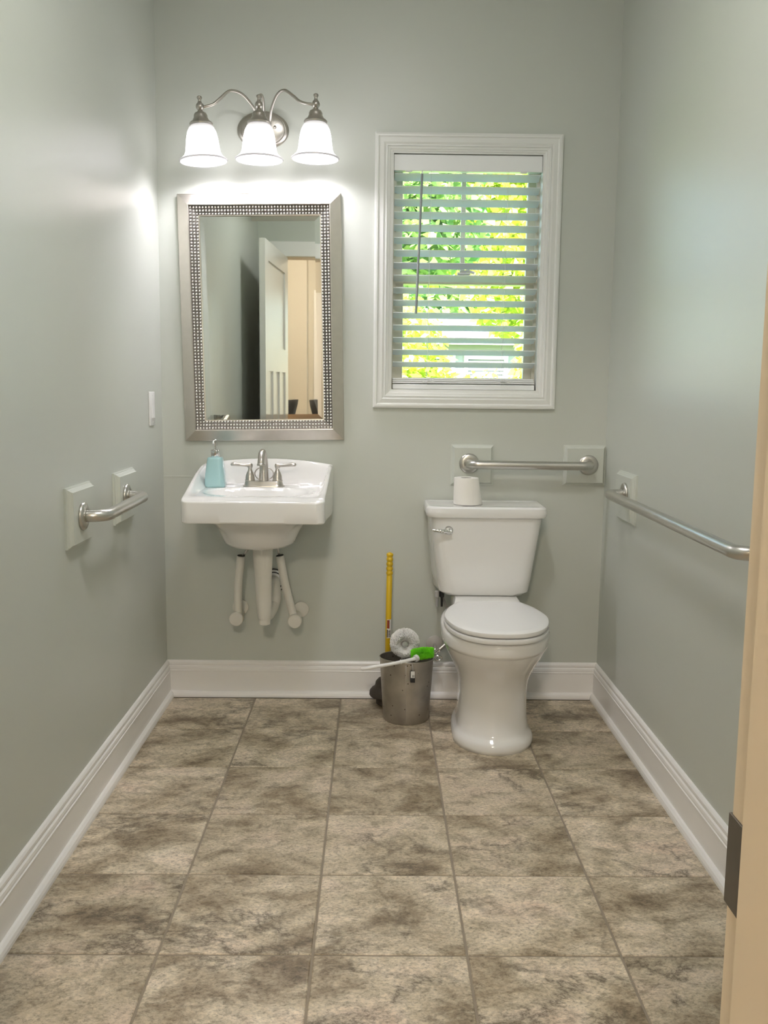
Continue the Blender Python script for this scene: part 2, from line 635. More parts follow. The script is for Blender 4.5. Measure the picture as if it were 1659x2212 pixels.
ceiling = tag(G().box((XL - .12, YF - TW, ZC), (XR + .12, WT, ZC + .1)).out('ceiling', CEIL), 'white flat ceiling', kind='structure')

# ---- floor: grout bed and tiles
floor = tag(G().box((XL, YF - TW, -.05), (XR, 0, -.0025)).out('floor', GROUT), 'brown stone-look tile floor with grout joints', kind='structure')
T, GAP = 0.333, 0.0055
xs = [XL + .012] + [-0.5278 + k * T for k in range(5)]
ys = [-0.036] + [-0.3689 - k * T for k in range(9)]
tile_cache = {}


def tile(x0, x1, y1, y0):
    w, d = x1 - x0 - GAP, y1 - y0 - GAP
    key = (round(w, 3), round(d, 3))
    if key not in tile_cache:
        c = .0018
        a, b = w / 2, d / 2
        v = [(-a, -b, -.006), (a, -b, -.006), (a, b, -.006), (-a, b, -.006), (-a, -b, -c), (a, -b, -c), (a, b, -c), (-a, b, -c),
             (-a + c, -b + c, 0), (a - c, -b + c, 0), (a - c, b - c, 0), (-a + c, b - c, 0)]
        f = [(0, 1, 5, 4), (1, 2, 6, 5), (2, 3, 7, 6), (3, 0, 4, 7), (4, 5, 9, 8), (5, 6, 10, 9), (6, 7, 11, 10), (7, 4, 8, 11), (8, 9, 10, 11)]
        o = new('tile', v, f, TILE, floor)
        tile_cache[key] = o
    else:
        o = tile_cache[key].copy()
        COL.objects.link(o)
    o.location = ((x0 + x1) / 2, (y0 + y1) / 2, 0)
    return o


for i in range(len(xs) - 1):
    for j in range(len(ys) - 1):
        tile(xs[i], xs[i + 1], ys[j], max(ys[j + 1], YF - TW))

# ---- baseboards
BP = [(0, 0), (.015, 0), (.015, .100), (.0165, .1015), (.0165, .104), (.014, .106), (.0145, .112), (.013, .119), (.0085, .1225), (.0085, .125),
      (.0105, .1275), (.0100, .134), (.0060, .1395), (.0015, .142), (0, .142)]
SHOE = [(.0135, 0), (.030, 0), (.0297, .008), (.027, .016), (.021, .022), (.0135, .024)]


def baseboard(name, a, b, nrm, label, m0=True, m1=True):
    a, b, nrm = Vector(a), Vector(b), Vector(nrm)
    t = (b - a).normalized()
    root = None
    for nm, prof in ((name, BP), ('shoe_moulding', SHOE)):
        n = len(prof)
        v = [a + nrm * d + t * (d if m0 else 0) + Vector((0, 0, z)) for d, z in prof] + [b + nrm * d - t * (d if m1 else 0) + Vector((0, 0, z)) for d, z in prof]
        f = [(i, (i + 1) % n, n + (i + 1) % n, n + i) for i in range(n)] + [tuple(range(n)), tuple(range(2 * n - 1, n - 1, -1))]
        o = new(nm, v, f, TRIM, root)
        if root is None:
            root = tag(o, label, kind='structure')
    return root


baseboard('baseboard_back', (XL, 0, 0), (XR, 0, 0), (0, -1, 0), 'white moulded baseboard along the back wall')
baseboard('baseboard_left', (XL, YF, 0), (XL, 0, 0), (1, 0, 0), 'white moulded baseboard along the left wall', m0=False)
baseboard('baseboard_right', (XR, 0, 0), (XR, YF, 0), (-1, 0, 0), 'white moulded baseboard along the right wall', m1=False)

# painted-over drywall seam left of the sink
tag(G().box((XL, -.0012, .862), (-.60, 0.0, .8655), .0005).out('trim_2', PAINT), 'thin painted seam line on back wall beside sink', kind='structure')

# ------------------------------------------------------------------ window
win = tag(empty('window_1', ((WX0 + WX1) / 2, 0, WZ0)), 'white cased double-hung window with trees outside', kind='structure')
wi = win.matrix_basis.inverted() if False else Matrix.Translation(-Vector(win.location))
CW = .0635
CP = [(0, 0), (0, .016), (.007, .0185), (.013, .0185), (.0145, .0155), (.018, .0145), (.033, .0165), (.040, .013), (.0415, .0155), (.046, .0155),
      (.0475, .0115), (.056, .0105), (.0575, .008), (CW, .007), (CW, 0)]
for o in mitre_frame('casing', WX0 - CW, WX1 + CW, WZ0 - CW, WZ1 + CW, CP, WINTRIM, win, mitre_objs=True):
    o.data.transform(wi)
# jamb liners
g = G()
g.box((WX0, -.004, WZ0), (WX0 + .006, WT, WZ1)).box((WX1 - .006, -.004, WZ0), (WX1, WT, WZ1))
g.box((WX0 + .006, -.004, WZ1 - .006), (WX1 - .006, WT, WZ1)).box((WX0 + .006, -.004, WZ0), (WX1 - .006, WT, WZ0 + .006))
g.out('jamb_liner', WINTRIM, win, M=wi)
ix0, ix1, iz0, iz1 = WX0 + .006, WX1 - .006, WZ0 + .006, WZ1 - .006
ZM = 1.622


def sash(y0, z0, z1, sw, rail_b, rail_t):
    for lo, hi, nm in (((ix0 + .004, y0, z0), (ix0 + .004 + sw, y0 + .03, z1), 'sash_stile'), ((ix1 - .004 - sw, y0, z0), (ix1 - .004, y0 + .03, z1), 'sash_stile'),
                       ((ix0 + .004 + sw, y0, z0), (ix1 - .004 - sw, y0 + .03, z0 + rail_b), 'sash_rail'), ((ix0 + .004 + sw, y0, z1 - rail_t), (ix1 - .004 - sw, y0 + .03, z1), 'sash_rail')):
        G().box(lo, hi, .003).out(nm, SASH, win, M=wi)
    G().box((ix0 + .004 + sw, y0 + .012, z0 + rail_b), (ix1 - .004 - sw, y0 + .016, z1 - rail_t)).out('pane', GLASS, win, M=wi)


sash(.095, ZM - .022, iz1, .033, .03, .035)
sash(.062, iz0, ZM + .012, .038, .045, .034)
G().box((.258 - .0085, .098, ZM + .008), (.258 + .0085, .118, iz1 - .03), .003).out('muntin', SASH, win, M=wi)
g = G()
g.box((ix0, .05, iz0), (ix0 + .012, .062, iz1)).box((ix1 - .012, .05, iz0), (ix1, .062, iz1))
g.out('parting_bead', SASH, win, M=wi)
g = G()
g.box((.235, .045, ZM + .012), (.285, .066, ZM + .02), .003)
g.tube([(.245, .056, ZM + .022), (.275, .05, ZM + .026), (.30, .048, ZM + .018)], .005, 8)
g.out('sash_lock', PLASTIC, win, M=wi)
G().box((ix0 + .012, .05, ZM - .058), (ix0 + .05, .062, ZM - .035), .004).out('tilt_latch', PLASTIC, win, M=wi)

# blind
bl = tag(empty('window_blind', ((WX0 + WX1) / 2, .03, 2.0)), 'white two-inch slatted blind hanging open in the window', 'blind')
bi = Matrix.Translation(-Vector(bl.location))
BX0, BX1 = ix0 + .003, ix1 - .003
g = G().box((BX0 - .002, .006, 2.0), (BX1 + .002, .015, iz1 - .002), .0015)
g.out('valance', BLIND, bl, M=bi)
G().box((BX0, .016, 2.004), (BX1, .057, iz1 - .004), .002).out('headrail', BLIND, bl, M=bi)
for cx in (.045, .468):
    G().tube([(cx - .012, .004, 1.9985), (cx, .004, 1.9965), (cx + .012, .004, 1.9985)], .003, 8).out('valance_clip', PLASTIC, bl, M=bi)
TILT = math.radians(19)
SLW, SLT = .050, .0028
slat0 = None
n_ = 9
prof = []
for k in range(n_):
    t = -1 + 2 * k / (n_ - 1)
    prof.append((t * SLW / 2, .0014 * (1 - t * t)))
ring = prof + [(a, b - SLT) for a, b in reversed(prof)]
for i in range(16):
    z = 1.983 - i * (1.983 - 1.298) / 15
    jit = math.radians(random.uniform(-1.0, 1.0))
    if slat0 is None:
        v = []
        for x in (BX0 + .001, BX1 - .003):
            for a, b in ring:
                # room edge (towards -y) is the high edge
                v.append((x, a, b))
        nn = len(ring)
        f = [(k, (k + 1) % nn, nn + (k + 1) % nn, nn + k) for k in range(nn)] + [tuple(range(nn)), tuple(range(2 * nn - 1, nn - 1, -1))]
        v = [Vector(p) - Vector(((WX0 + WX1) / 2, 0, 0)) for p in v]
        slat0 = s_ = new('slat', v, f, SLATM, bl, smooth=True)
    else:
        s_ = slat0.copy()
        COL.objects.link(s_)
    s_.location = (0, 0, z - 2.0)
    s_.rotation_euler = (-TILT + jit, 0, 0)
for k, (z0, z1) in enumerate(((1.226, 1.2445),)):
    for q in range(3):
        zz = z0 + q * .0068
        G().box((BX0 + .001, .006, zz), (BX1 - .003 - .002 * q, .054, zz + .0055), .0012).out('stacked_slat', BLIND, bl, M=bi)
G().box((BX0 + .001, .004, 1.2035), (BX1 - .003, .056, 1.2225), .003).out('bottom_rail', BLIND, bl, M=bi)
for cx, cx2 in ((.129, .124), (.413, .405)):
    g = G()
    for yy in (.004, .056):
        pts = []
        for i in range(61):
            t = i / 60
            pts.append((cx + (cx2 - cx) * t + .0009 * math.sin(i * 2.1), yy, 2.003 - t * .79))
        g.tube(pts, .00075, 5)
    for i in range(16):
        z = 1.983 - i * (1.983 - 1.298) / 15
        g.tube([(cx, .004, z + .006), (cx, .056, z - .012)], .0005, 4)
    g.out('ladder_cord', CORD, bl, M=bi)
    g = G()
    random.seed(int(cx * 1000))
    for kk in range(3):
        ctrl = [(cx + random.uniform(-.028, .028), .0 - .001 * kk, 1.2345 + random.uniform(-.010, .010)) for _ in range(6)]
        g.tube(smooth_path(ctrl, 5), .0010, 5)
    g.out('cord_knot', CORD, bl, M=bi)
g = G().tube([(.0935, -.012, 1.985), (.088, -.018, 1.80), (.0775, -.028, 1.482)], [.0052, .0052, .0056], 6)
g.out('tilt_wand', mat('clear_grey_wand', (0.30, 0.33, 0.33, 1), 0.2, vary=(10, .03)), bl, M=bi)
G().tube([(.094, .004, 2.0), (.0945, -.008, 1.998), (.0935, -.012, 1.985)], .0022, 6).out('wand_hook', PLASTIC, bl, M=bi)

# ------------------------------------------------------------------ mirror
mir = tag(empty('wall_mirror', (-.487, -.001, 1.005), (0, .018 * -1, 0)), 'rectangular mirror in brushed silver frame with three beaded borders', 'mirror')
MW, MH = .600, .903
hx = MW / 2
for o in mitre_frame('frame_rail', -hx, hx, 0, MH, [(0, 0), (0, .016), (.002, .018), (.040, .031), (.0425, .030), (.0425, .0)], FRAME, mir, mitre_objs=True):
    pass
g = G()
INS = .0425
mitre_frame('bead_channel', -hx + INS, hx - INS, INS, MH - INS, [(0, .0), (0, .021), (.0345, .013), (.0345, .0)], FRAMEDK, mir)
ICO = None


def bead_row(name, d, h, pitch, r):
    g = G()
    x0, x1, z0, z1 = -hx + INS + d, hx - INS - d, INS + d, MH - INS - d
    nx = round((x1 - x0) / pitch)
    nz = round((z1 - z0) / pitch)
    pts = [(x0 + (x1 - x0) * k / nx, z) for k in range(nx) for z in (z0, z1)]
    pts += [(x, z0 + (z1 - z0) * k / nz) for k in range(nz + 1) for x in (x0, x1)]
    for x, z in set((round(a, 5), round(b, 5)) for a, b in pts):
        g.ball((x, -h, z), r, 10)
    return tag(g.out(name, BEAD, mir, smooth='all'), 'row of small round silver beads', kind='stuff')


bead_row('bead_border', .006, .021, .0115, .0047)
bead_row('bead_border', .0175, .0185, .0115, .0047)
bead_row('bead_border', .029, .016, .0115, .0045)
GI = INS + .0345
mitre_frame('fillet', -hx + GI - .002, hx - GI + .002, GI - .002, MH - GI + .002, [(0, 0), (0, .014), (.003, .014), (.003, .0)], FRAME, mir)
g = G()
bv = .021
r0 = [Vector((-hx + GI, -.0075, GI)), Vector((hx - GI, -.0075, GI)), Vector((hx - GI, -.0075, MH - GI)), Vector((-hx + GI, -.0075, MH - GI))]
r1 = [Vector((-hx + GI + bv, -.0095, GI + bv)), Vector((hx - GI - bv, -.0095, GI + bv)), Vector((hx - GI - bv, -.0095, MH - GI - bv)), Vector((-hx + GI + bv, -.0095, MH - GI - bv))]
rb = [p + Vector((0, .005, 0)) for p in r0]
g.loft([rb, r0, r1], True, True)
g.out('mirror_glass', MIRROR, mir)
G().box((-hx + .01, -.002, .01), (hx - .01, 0.0, MH - .01)).out('backing', FRAMEDK, mir)

# ------------------------------------------------------------------ vanity light
lx, lz = -.488, 2.132
van = tag(empty('vanity_light', (lx, 0, lz)), 'three-bulb brushed nickel vanity light with bell glass shades above mirror', 'wall light')
vi = Matrix.Translation(-Vector(van.location))
g = G()
pl = []
for sc, y in ((1.0, 0.0), (1.0, .006), (.95, .011), (.86, .013), (.84, .018), (.74, .021), (.5, .024), (.2, .0255)):
    pl.append([Vector((lx + .094 * sc * math.cos(2 * PI * k / 48), -y, lz + .067 * sc * math.sin(2 * PI * k / 48))) for k in range(48)])
g.loft(pl)
g.out('wall_plate', NICKEL, van, smooth=True, M=vi)
G().ball((lx + .045, -.025, lz + .006), .006, 10).out('plate_screw', NICKEL, van, smooth='all', M=vi)
SY = -.165
SH = [(-.684, 2.112, (0.055, 0)), (-.483, 2.119, (0, 0)), (-.2865, 2.125, (-.01, 0))]     # x, z of the glass top, lean


def shade(cx, zt, lean):
    top = Vector((cx, SY, zt))
    H = .128
    axis = Vector((lean[0] * -1, lean[1], 1)).normalized()
    q = Vector((0, 0, 1)).rotation_difference(axis)
    base = top - q @ Vector((0, 0, H))
    M4 = Matrix.Translation(base - Vector(van.location)) @ q.to_matrix().to_4x4()
    # bell glass, local z = 0 at the rim
    outp = [(.0815, .0005), (.083, .003), (.0815, .006), (.074, .011), (.0655, .019), (.0605, .032), (.0575, .055), (.0545, .078), (.050, .098), (.043, .113), (.033, .123), (.024, .128)]
    inn = [(r - .0035, z - .001) for r, z in outp][::-1]
    inn[-1] = (.0785, .0005)
    gg = G().lathe(outp + inn + [outp[0]], 40, cap0=False, cap1=False)
    o = gg.out('glass_shade', SHADE, van, smooth='all')
    o.matrix_basis = M4
    ring_ = G().lathe([(.0805, -.0012), (.0845, .0018), (.0835, .0052), (.0795, .0045), (.0785, .001), (.0805, -.0012)], 40, cap0=False, cap1=False).out('shade_rim', RIMGL, o, smooth='all')
    # fitter cup, collar and finial
    fit = [(.040, .1205), (.041, .125), (.038, .130), (.029, .136), (.027, .1405), (.0235, .147), (.024, .152), (.0205, .160), (.010, .166), (.008, .170)]
    f_ = G().lathe([(0.002, .1205)] + fit + [(.002, .170)], 32, cap0=False, cap1=False).out('fitter_cup', NICKEL, van, smooth=True)
    f_.matrix_basis = M4
    fin = [(.002, .168), (.008, .170), (.0135, .177), (.0145, .184), (.011, .192), (.007, .196), (.0055, .202), (.006, .206), (.009, .210), (.0085, .215), (.005, .2175), (.001, .218)]
    f2 = G().lathe(fin, 24).out('finial', NICKEL, van, smooth='all')
    f2.matrix_basis = M4
    b_ = G().lathe([(.001, .028), (.016, .031), (.024, .041), (.026, .052), (.023, .066), (.015, .080), (.012, .092), (.012, .118)], 24).out('bulb', BULBM, van, smooth='all')
    b_.matrix_basis = M4
    return M4 @ Vector((0, 0, .184)) + Vector(van.location)


fins = [shade(*a) for a in SH]
arms = [
    [(lx - .012, -.022, lz + .012), (lx - .012, -.055, lz + .030), (lx - .028, -.085, lz + .062), (lx - .062, -.11, lz + .094), (lx - .10, -.13, lz + .098), (lx - .130, -.148, lz + .068), (lx - .152, -.157, lz + .046), (lx - .172, -.163, lz + .037), tuple(fins[0] + Vector((.012, 0, -.002)))],
    [(lx + .004, -.022, lz + .018), (lx + .008, -.05, lz + .055), (lx + .010, -.085, lz + .085), (lx + .008, -.115, lz + .090), (lx + .005, -.14, lz + .078), tuple(fins[1])],
    [(lx + .022, -.022, lz + .010), (lx + .032, -.055, lz + .020), (lx + .040, -.080, lz + .055), (lx + .062, -.105, lz + .094), (lx + .090, -.125, lz + .104), (lx + .122, -.145, lz + .080), (lx + .145, -.157, lz + .059), (lx + .168, -.163, lz + .050), tuple(fins[2] + Vector((-.012, 0, -.002)))]]
for a in arms:
    G().tube(smooth_path(a, 7), .0052, 12).out('arm', NICKEL, van, smooth='all', M=vi)

# ------------------------------------------------------------------ sink
SX, SHW = -.4745, .2385
sink = tag(empty('wall_sink', (SX, 0, .70)), 'white ceramic wall-hung sink with arched backsplash under the mirror', 'sink')
si = Matrix.Translation(-Vector(sink.location))
DK = .842
HS = [(0, .914), (.10, .915), (.18, .913), (.4, .897), (.66, .868), (.82, .850), (.92, .841), (1, .835)]
SD = .505


def sink_top(u, t):
    """u -1..1 across, t 0 (wall)..1 (front) -> height"""
    dx = (1 - abs(u)) * SHW
    dy = t * SD
    df = (1 - t) * SD
    side = interp(HS, t)
    back = .937 - .022 * u * u
    ws = 1 - sstep(.012, .034, dx)
    wb = 1 - sstep(.018, .060 + .02 * abs(u) ** 3, dy)
    z = DK + (side - DK) * ws
    z = max(z, DK + (back - DK) * wb)
    # basin
    bx, by = u * SHW / .180, (dy - .300) / .128
    rr = (abs(bx) ** 2.7 + abs(by) ** 2.7) ** (1 / 2.7)
    if rr < 1.06:
        z -= .125 * (1 - sstep(.30, 1.06, rr)) ** 0.75
    # front rim falls away slightly, all outer edges rounded
    if df < .05:
        z -= .012 * (1 - sstep(0, .05, df))
    e = min(dx, df)
    R = .007
    if e < R:
        z -= R - math.sqrt(max(0, R * R - (R - e) ** 2))
    if dy < .006:
        z -= .006 - math.sqrt(max(0, .006 ** 2 - (.006 - dy) ** 2))
    return z


def dense(n):
    """0..1 parameters crowded at both ends"""
    return [0.5 - 0.5 * math.cos(PI * k / n) * (1 - .12 * math.sin(PI * k / n) ** 2) for k in range(n + 1)]


us = [2 * a - 1 for a in dense(64)]
ts = dense(60)


def plan(u, t):
    hw = SHW + .008 * (1 - t)
    x, y = u * hw, t * SD
    # round the two front corners in plan
    R = .030
    ax, ay = (abs(x) - (hw - R)) / R, (y - (SD - R)) / R
    if ax > 0 and ay > 0:
        nx_, ny_ = ax * math.sqrt(1 - ay * ay / 2), ay * math.sqrt(1 - ax * ax / 2)
        x = math.copysign(hw - R + nx_ * R, x)
        y = SD - R + ny_ * R
    return x, y


V, Fc = [], []
nu, nt_ = len(us), len(ts)
for t in ts:
    for u in us:
        x, y = plan(u, t)
        V.append(Vector((SX + x, -y, sink_top(u, t))))
for j in range(nt_ - 1):
    for i in range(nu - 1):
        a = j * nu + i
        Fc.append((a, a + 1, a + nu + 1, a + nu))
# skirt: left side back->front, front, right side front->back
edge = [j * nu for j in range(nt_)] + [(nt_ - 1) * nu + i for i in range(1, nu)] + [j * nu + nu - 1 for j in range(nt_ - 2, -1, -1)]


def zbot(p):
    return interp([(0, .730), (.12, .735), (.40, .752), (.52, .757)], -p.y)


prev = edge
for fr, ins in ((.5, .0), (.93, .0), (1.0, .004)):
    cur = []
    for e in edge:
        p = V[e]
        zb = zbot(p)
        c = Vector((SX, -.25, 0))
        d = Vector((p.x - c.x, p.y - c.y, 0)).normalized() * ins
        V.append(Vector((p.x - d.x, min(0, p.y - d.y), p.z + (zb - p.z) * fr)))
        cur.append(len(V) - 1)
    for k in range(len(edge) - 1):
        Fc.append((prev[k], prev[k + 1], cur[k + 1], cur[k]))
    prev = cur
# underside with hanging bowl
nb = len(prev)
c0 = Vector((SX - .008, -.235, 0))
rings_def = [(.93, .0, None), (.80, .0, .757), (.70, .6, .735), (.60, .9, .700), (.545, 1, .672), (.515, 1, .655), (.44, 1, .642), (.30, 1, .634), (.12, 1, .631)]
for sc, rnd, zz in rings_def:
    cur = []
    for e in prev0 if False else edge:
        p = V[e]
        dx, dy = p.x - c0.x, p.y - c0.y
        if rnd:
            ang = math.atan2(dy, dx)
            rx, ry = .245, .235
            el = Vector((math.cos(ang) * rx, math.sin(ang) * ry))
            dx, dy = dx + (el.x - dx) * rnd, dy + (el.y - dy) * rnd
        z_ = zbot(p) if zz is None else zz
        V.append(Vector((c0.x + dx * sc, min(-.004, c0.y + dy * sc), z_)))
        cur.append(len(V) - 1)
    for k in range(nb - 1):
        Fc.append((prev[k], prev[k + 1], cur[k + 1], cur[k]))
    prev = cur
Fc.append(tuple(prev))
new('basin', [si @ p for p in V], Fc, CERAMIC, sink, smooth=True)
G().lathe([(.001, .0), (.017, .0), (.021, .002), (.021, .004), (.012, .005), (.001, .005)], 24, (SX, -.30, .716)).out('drain_ring', CHROME, sink, smooth=True, M=si)
for sx in (-1,):
    G().lathe([(.001, 0), (.010, 0), (.010, .002), (.001, .003)], 16, (SX, -.19, .80), (0, -1, .3)).out('overflow_ring', CHROME, sink, smooth=True, M=si)

# plumbing beneath
pip = tag(empty('drain_pipe_cover', (-.475, -.2, .63)), 'white insulated drain trap cover hanging beneath the sink', 'pipe')
pi_ = Matrix.Translation(-Vector(pip.location))
g = G()


def ell(cx, cy, z, rx, ry, n=28):
    return [Vector((cx + rx * math.cos(2 * PI * k / n), cy + ry * math.sin(2 * PI * k / n), z)) for k in range(n)]


g.loft([ell(-.4755, -.205, .632, .037, .032), ell(-.4755, -.205, .600, .0365, .032), ell(-.474, -.205, .520, .031, .029), ell(-.473, -.205, .450, .0285, .0275), ell(-.472, -.205, .405, .0285, .0275),
        ell(-.471, -.206, .402, .0265, .027), ell(-.4705, -.207, .385, .0265, .027), ell(-.470, -.207, .362, .0235, .025), ell(-.4695, -.207, .360, .0215, .023), ell(-.4695, -.207, .342, .0205, .022)])
g.out('trap_sleeve', PIPECOVER, pip, smooth=True, M=pi_)
G().tube(smooth_path([(-.468, -.20, .372), (-.461, -.15, .368), (-.452, -.09, .385), (-.446, -.075, .42), (-.452, -.05, .452), (-.457, -.002, .462)], 6), .024, 16).out('trap_arm_sleeve', PIPECOVER, pip, smooth='all', M=pi_)
G().lathe([(.026, 0), (.046, .001), (.045, .006), (.032, .010), (.026, .011)], 32, (-.457, -.001, .462), (0, -1, 0)).out('escutcheon', PLASTIC, pip, smooth=True, M=pi_)
for r_, y_ in ((.0455, -.007), (.034, -.0115)):
    G().tube([(-.457 + r_ * math.cos(a), y_, .462 + r_ * math.sin(a)) for a in [2 * PI * k / 32 for k in range(33)]], .0022, 6).out('rubber_ring', BLACK, pip, smooth='all', M=pi_)
ZT = (('left', (-.566, -.125, .580), (-.583, -.105, .352), 'slightly slanted white insulated supply tube left of the sink drain', -.004),
      ('right', (-.4215, -.125, .582), (-.372, -.105, .345), 'strongly slanted white insulated supply tube right of the sink drain', .02))
for sd, a, b, lab, ex in ZT:
    t_ = tag(empty('supply_tube', b), lab, 'pipe')
    ti = Matrix.Translation(-Vector(b))
    a, b = Vector(a), Vector(b)
    g = G()
    mid = (a + b) / 2 + Vector((-.004 if sd == 'left' else -.004, -.004, 0))
    pts = smooth_path([a, mid, b], 6)
    rings_ = g.tube(pts, .0155, 18)
    g.out('sleeve', PIPECOVER, t_, smooth=True, M=ti)
    G().tube([a + Vector((0, 0, -.01)), a + (Vector((SX - .03 if sd == 'left' else SX + .03, -.10, .66)) - a) * .9], .0048, 10).out('riser', STEEL, t_, smooth='all', M=ti)
    G().lathe([(.010, .001), (.0145, .001), (.0145, .0018), (.010, .0018)], 20, a, (a - b)).out('sleeve_opening', BLACK, t_, M=ti)
    # stop valve cap facing the room, body and wall collar
    e = b + Vector((-.003 if sd == 'left' else .006, -.028, -.012))
    G().lathe([(.001, .0), (.024, .0), (.0265, .003), (.0265, .020), (.025, .030), (.020, .05), (.019, .10)], 32, e + Vector((0, -.004, 0)), (0, 1, 0)).out('valve_cap', PIPECOVER, t_, smooth=True, M=ti)
    G().lathe([(.012, .0), (.031, .001), (.030, .008), (.012, .010)], 28, (b.x + ex, -.001, b.z + .004), (0, -1, 0)).out('wall_collar', PIPECOVER, t_, smooth=True, M=ti)

# ------------------------------------------------------------------ faucet
FX, FY, FZ = -.479, -.128, DK
fau = tag(empty('faucet', (FX, FY, FZ)), 'brushed nickel two-handle faucet on the white sink', 'faucet')


def stad(hx_, hy_, z, n=10):
    pts = []
    for k in range(2 * n + 1):
        a = -PI / 2 + PI * k / (2 * n)
        pts.append(Vector((hx_ - hy_ + hy_ * math.cos(a), hy_ * math.sin(a), z)))
    for k in range(2 * n + 1):
        a = PI / 2 + PI * k / (2 * n)
        pts.append(Vector((-hx_ + hy_ + hy_ * math.cos(a), hy_ * math.sin(a), z)))
    return pts


G().loft([stad(.0765, .028, 0), stad(.0765, .028, .003), stad(.073, .0265, .006), stad(.071, .0245, .009), stad(.0695, .0235, .017), stad(.067, .021, .021)]).out('base_plate', NICKEL, fau, smooth=True)
for s_ in (-1, 1):
    hx_ = s_ * .0505
    G().lathe([(.002, .019), (.0185, .020), (.0190, .0235), (.0170, .026), (.0172, .033), (.0155, .042), (.0120, .050), (.0115, .0525), (.0095, .055), (.0072, .062), (.0072, .067), (.0095, .072),
               (.0105, .077), (.009, .083), (.004, .086), (.0005, .0865)], 28, (hx_, 0, 0)).out('handle_body', NICKEL, fau, smooth='all')
    pts = smooth_path([(hx_ - s_ * .004, -.002, .079), (hx_ + s_ * .018, -.004, .0785), (hx_ + s_ * .038, -.006, .080), (hx_ + s_ * .056, -.008, .0825), (hx_ + s_ * .070, -.009, .080)], 6)
    n = len(pts)
    rad = [interp([(0, .008), (.25, .0066), (.45, .0074), (.75, .0120), (.92, .0105), (1, .003)], k / (n - 1)) for k in range(n)]
    G().tube(pts, rad, 14, flat=[interp([(0, 1), (.4, .8), (.8, .62), (1, .6)], k / (n - 1)) for k in range(n)]).out('lever', NICKEL, fau, smooth='all')
pts = smooth_path([(0, .004, .018), (0, .004, .050), (0, .002, .085), (0, -.008, .112), (0, -.030, .128), (0, -.056, .124), (0, -.074, .104), (0, -.079, .090)], 7)
n = len(pts)
G().tube(pts, [interp([(0, .0185), (.22, .0165), (.45, .0135), (.62, .0115), (.85, .0125), (1, .0130)], k / (n - 1)) for k in range(n)], 20).out('spout', NICKEL, fau, smooth='all')
G().lathe([(.0125, .0), (.0145, .001), (.0148, .006), (.013, .008), (.009, .008), (.009, .0), (.0125, 0)], 24, (0, -.0795, .0825), (0, .12, 1)).out('aerator', NICKEL, fau, smooth=True)
G().tube([(.0345 * math.cos(a), .012, .046 + .0245 * math.sin(a)) for a in [2 * PI * k / 40 for k in range(41)]], .0022, 8).out('accent_ring', NICKEL, fau, smooth='all')

# ------------------------------------------------------------------ soap dispenser
soap = tag(empty('soap_dispenser', (-.6530, -.150, DK)), 'pale teal ceramic soap dispenser with chrome pump on the sink', 'soap dispenser')
g = G()


def sq(h, z, r=.38, n=5):
    return rrect(-h, h, -h, h, h * r * 1.3, z, n)


g.loft([sq(.0345, 0), sq(.0370, .003), sq(.0378, .008), sq(.0368, .025), sq(.0335, .055), sq(.0295, .085), sq(.0275, .100), sq(.0265, .105), sq(.024, .1085), sq(.018, .1095)])
g.out('bottle', TEAL, soap, smooth=True)
G().lathe([(.014, .107), (.0155, .110), (.0155, .128), (.0165, .129), (.0165, .133), (.014, .135), (.006, .136)], 28).out('collar', CHROME, soap, smooth=True)
G().lathe([(.0045, .134), (.0048, .148), (.0088, .150), (.0092, .170), (.007, .1725), (.001, .173)], 20).out('pump', CHROME, soap, smooth=True)
G().tube([(0, 0, .166), (0, -.020, .168), (0, -.036, .165), (0, -.041, .158)], [.0062, .0058, .0048, .004], 12).out('nozzle', CHROME, soap, smooth='all')

# ------------------------------------------------------------------ toilet
TX = .341
toi = tag(empty('toilet', (TX, -.1, 0)), 'white two-piece toilet with closed lid against back wall', 'toilet')
tm = Matrix.Translation((-TX, .1, 0))


def egg(z, yc, af, ab, hw, nf=2.0, nbk=2.6, n=56, xc=None):
    xc = TX + .006 if xc is None else xc
    pts = []
    for k in range(n):
        a = 2 * PI * k / n
        c, s = math.cos(a), math.sin(a)
        e = nf if s < 0 else nbk
        x = hw * math.copysign(abs(c) ** (2 / e), c)
        y = (af if s < 0 else ab) * math.copysign(abs(s) ** (2 / e), s)
        pts.append(Vector((xc + x, yc + y, z)))
    return pts


ped = []
for z, fr, bk, hw, yc in ((0, -.602, -.13, .138, -.44), (.014, -.604, -.13, .1395, -.44), (.026, -.603, -.13, .1385, -.44), (.036, -.598, -.13, .133, -.44), (.044, -.586, -.14, .125, -.44), (.056, -.578, -.15, .1215, -.43),
                          (.09, -.570, -.15, .1185, -.43), (.13, -.566, -.15, .1165, -.43), (.17, -.566, -.15, .116, -.43), (.205, -.572, -.15, .1175, -.43), (.235, -.586, -.14, .124, -.43), (.265, -.608, -.12, .136, -.43),
                          (.295, -.636, -.10, .152, -.43), (.325, -.662, -.08, .166, -.44), (.345, -.676, -.07, .1735, -.44), (.351, -.680, -.07, .1755, -.44), (.354, -.686, -.07, .1795, -.45),
                          (.362, -.690, -.07, .1815, -.45), (.385, -.694, -.07, .183, -.45), (.397, -.692, -.07, .182, -.45), (.403, -.684, -.08, .176, -.45), (.404, -.60, -.12, .10, -.45)):
    ped.append(egg(z, yc, abs(fr - yc), abs(bk - yc), hw))
G().loft(ped).out('bowl', CERAMIC, toi, smooth='all', M=tm)


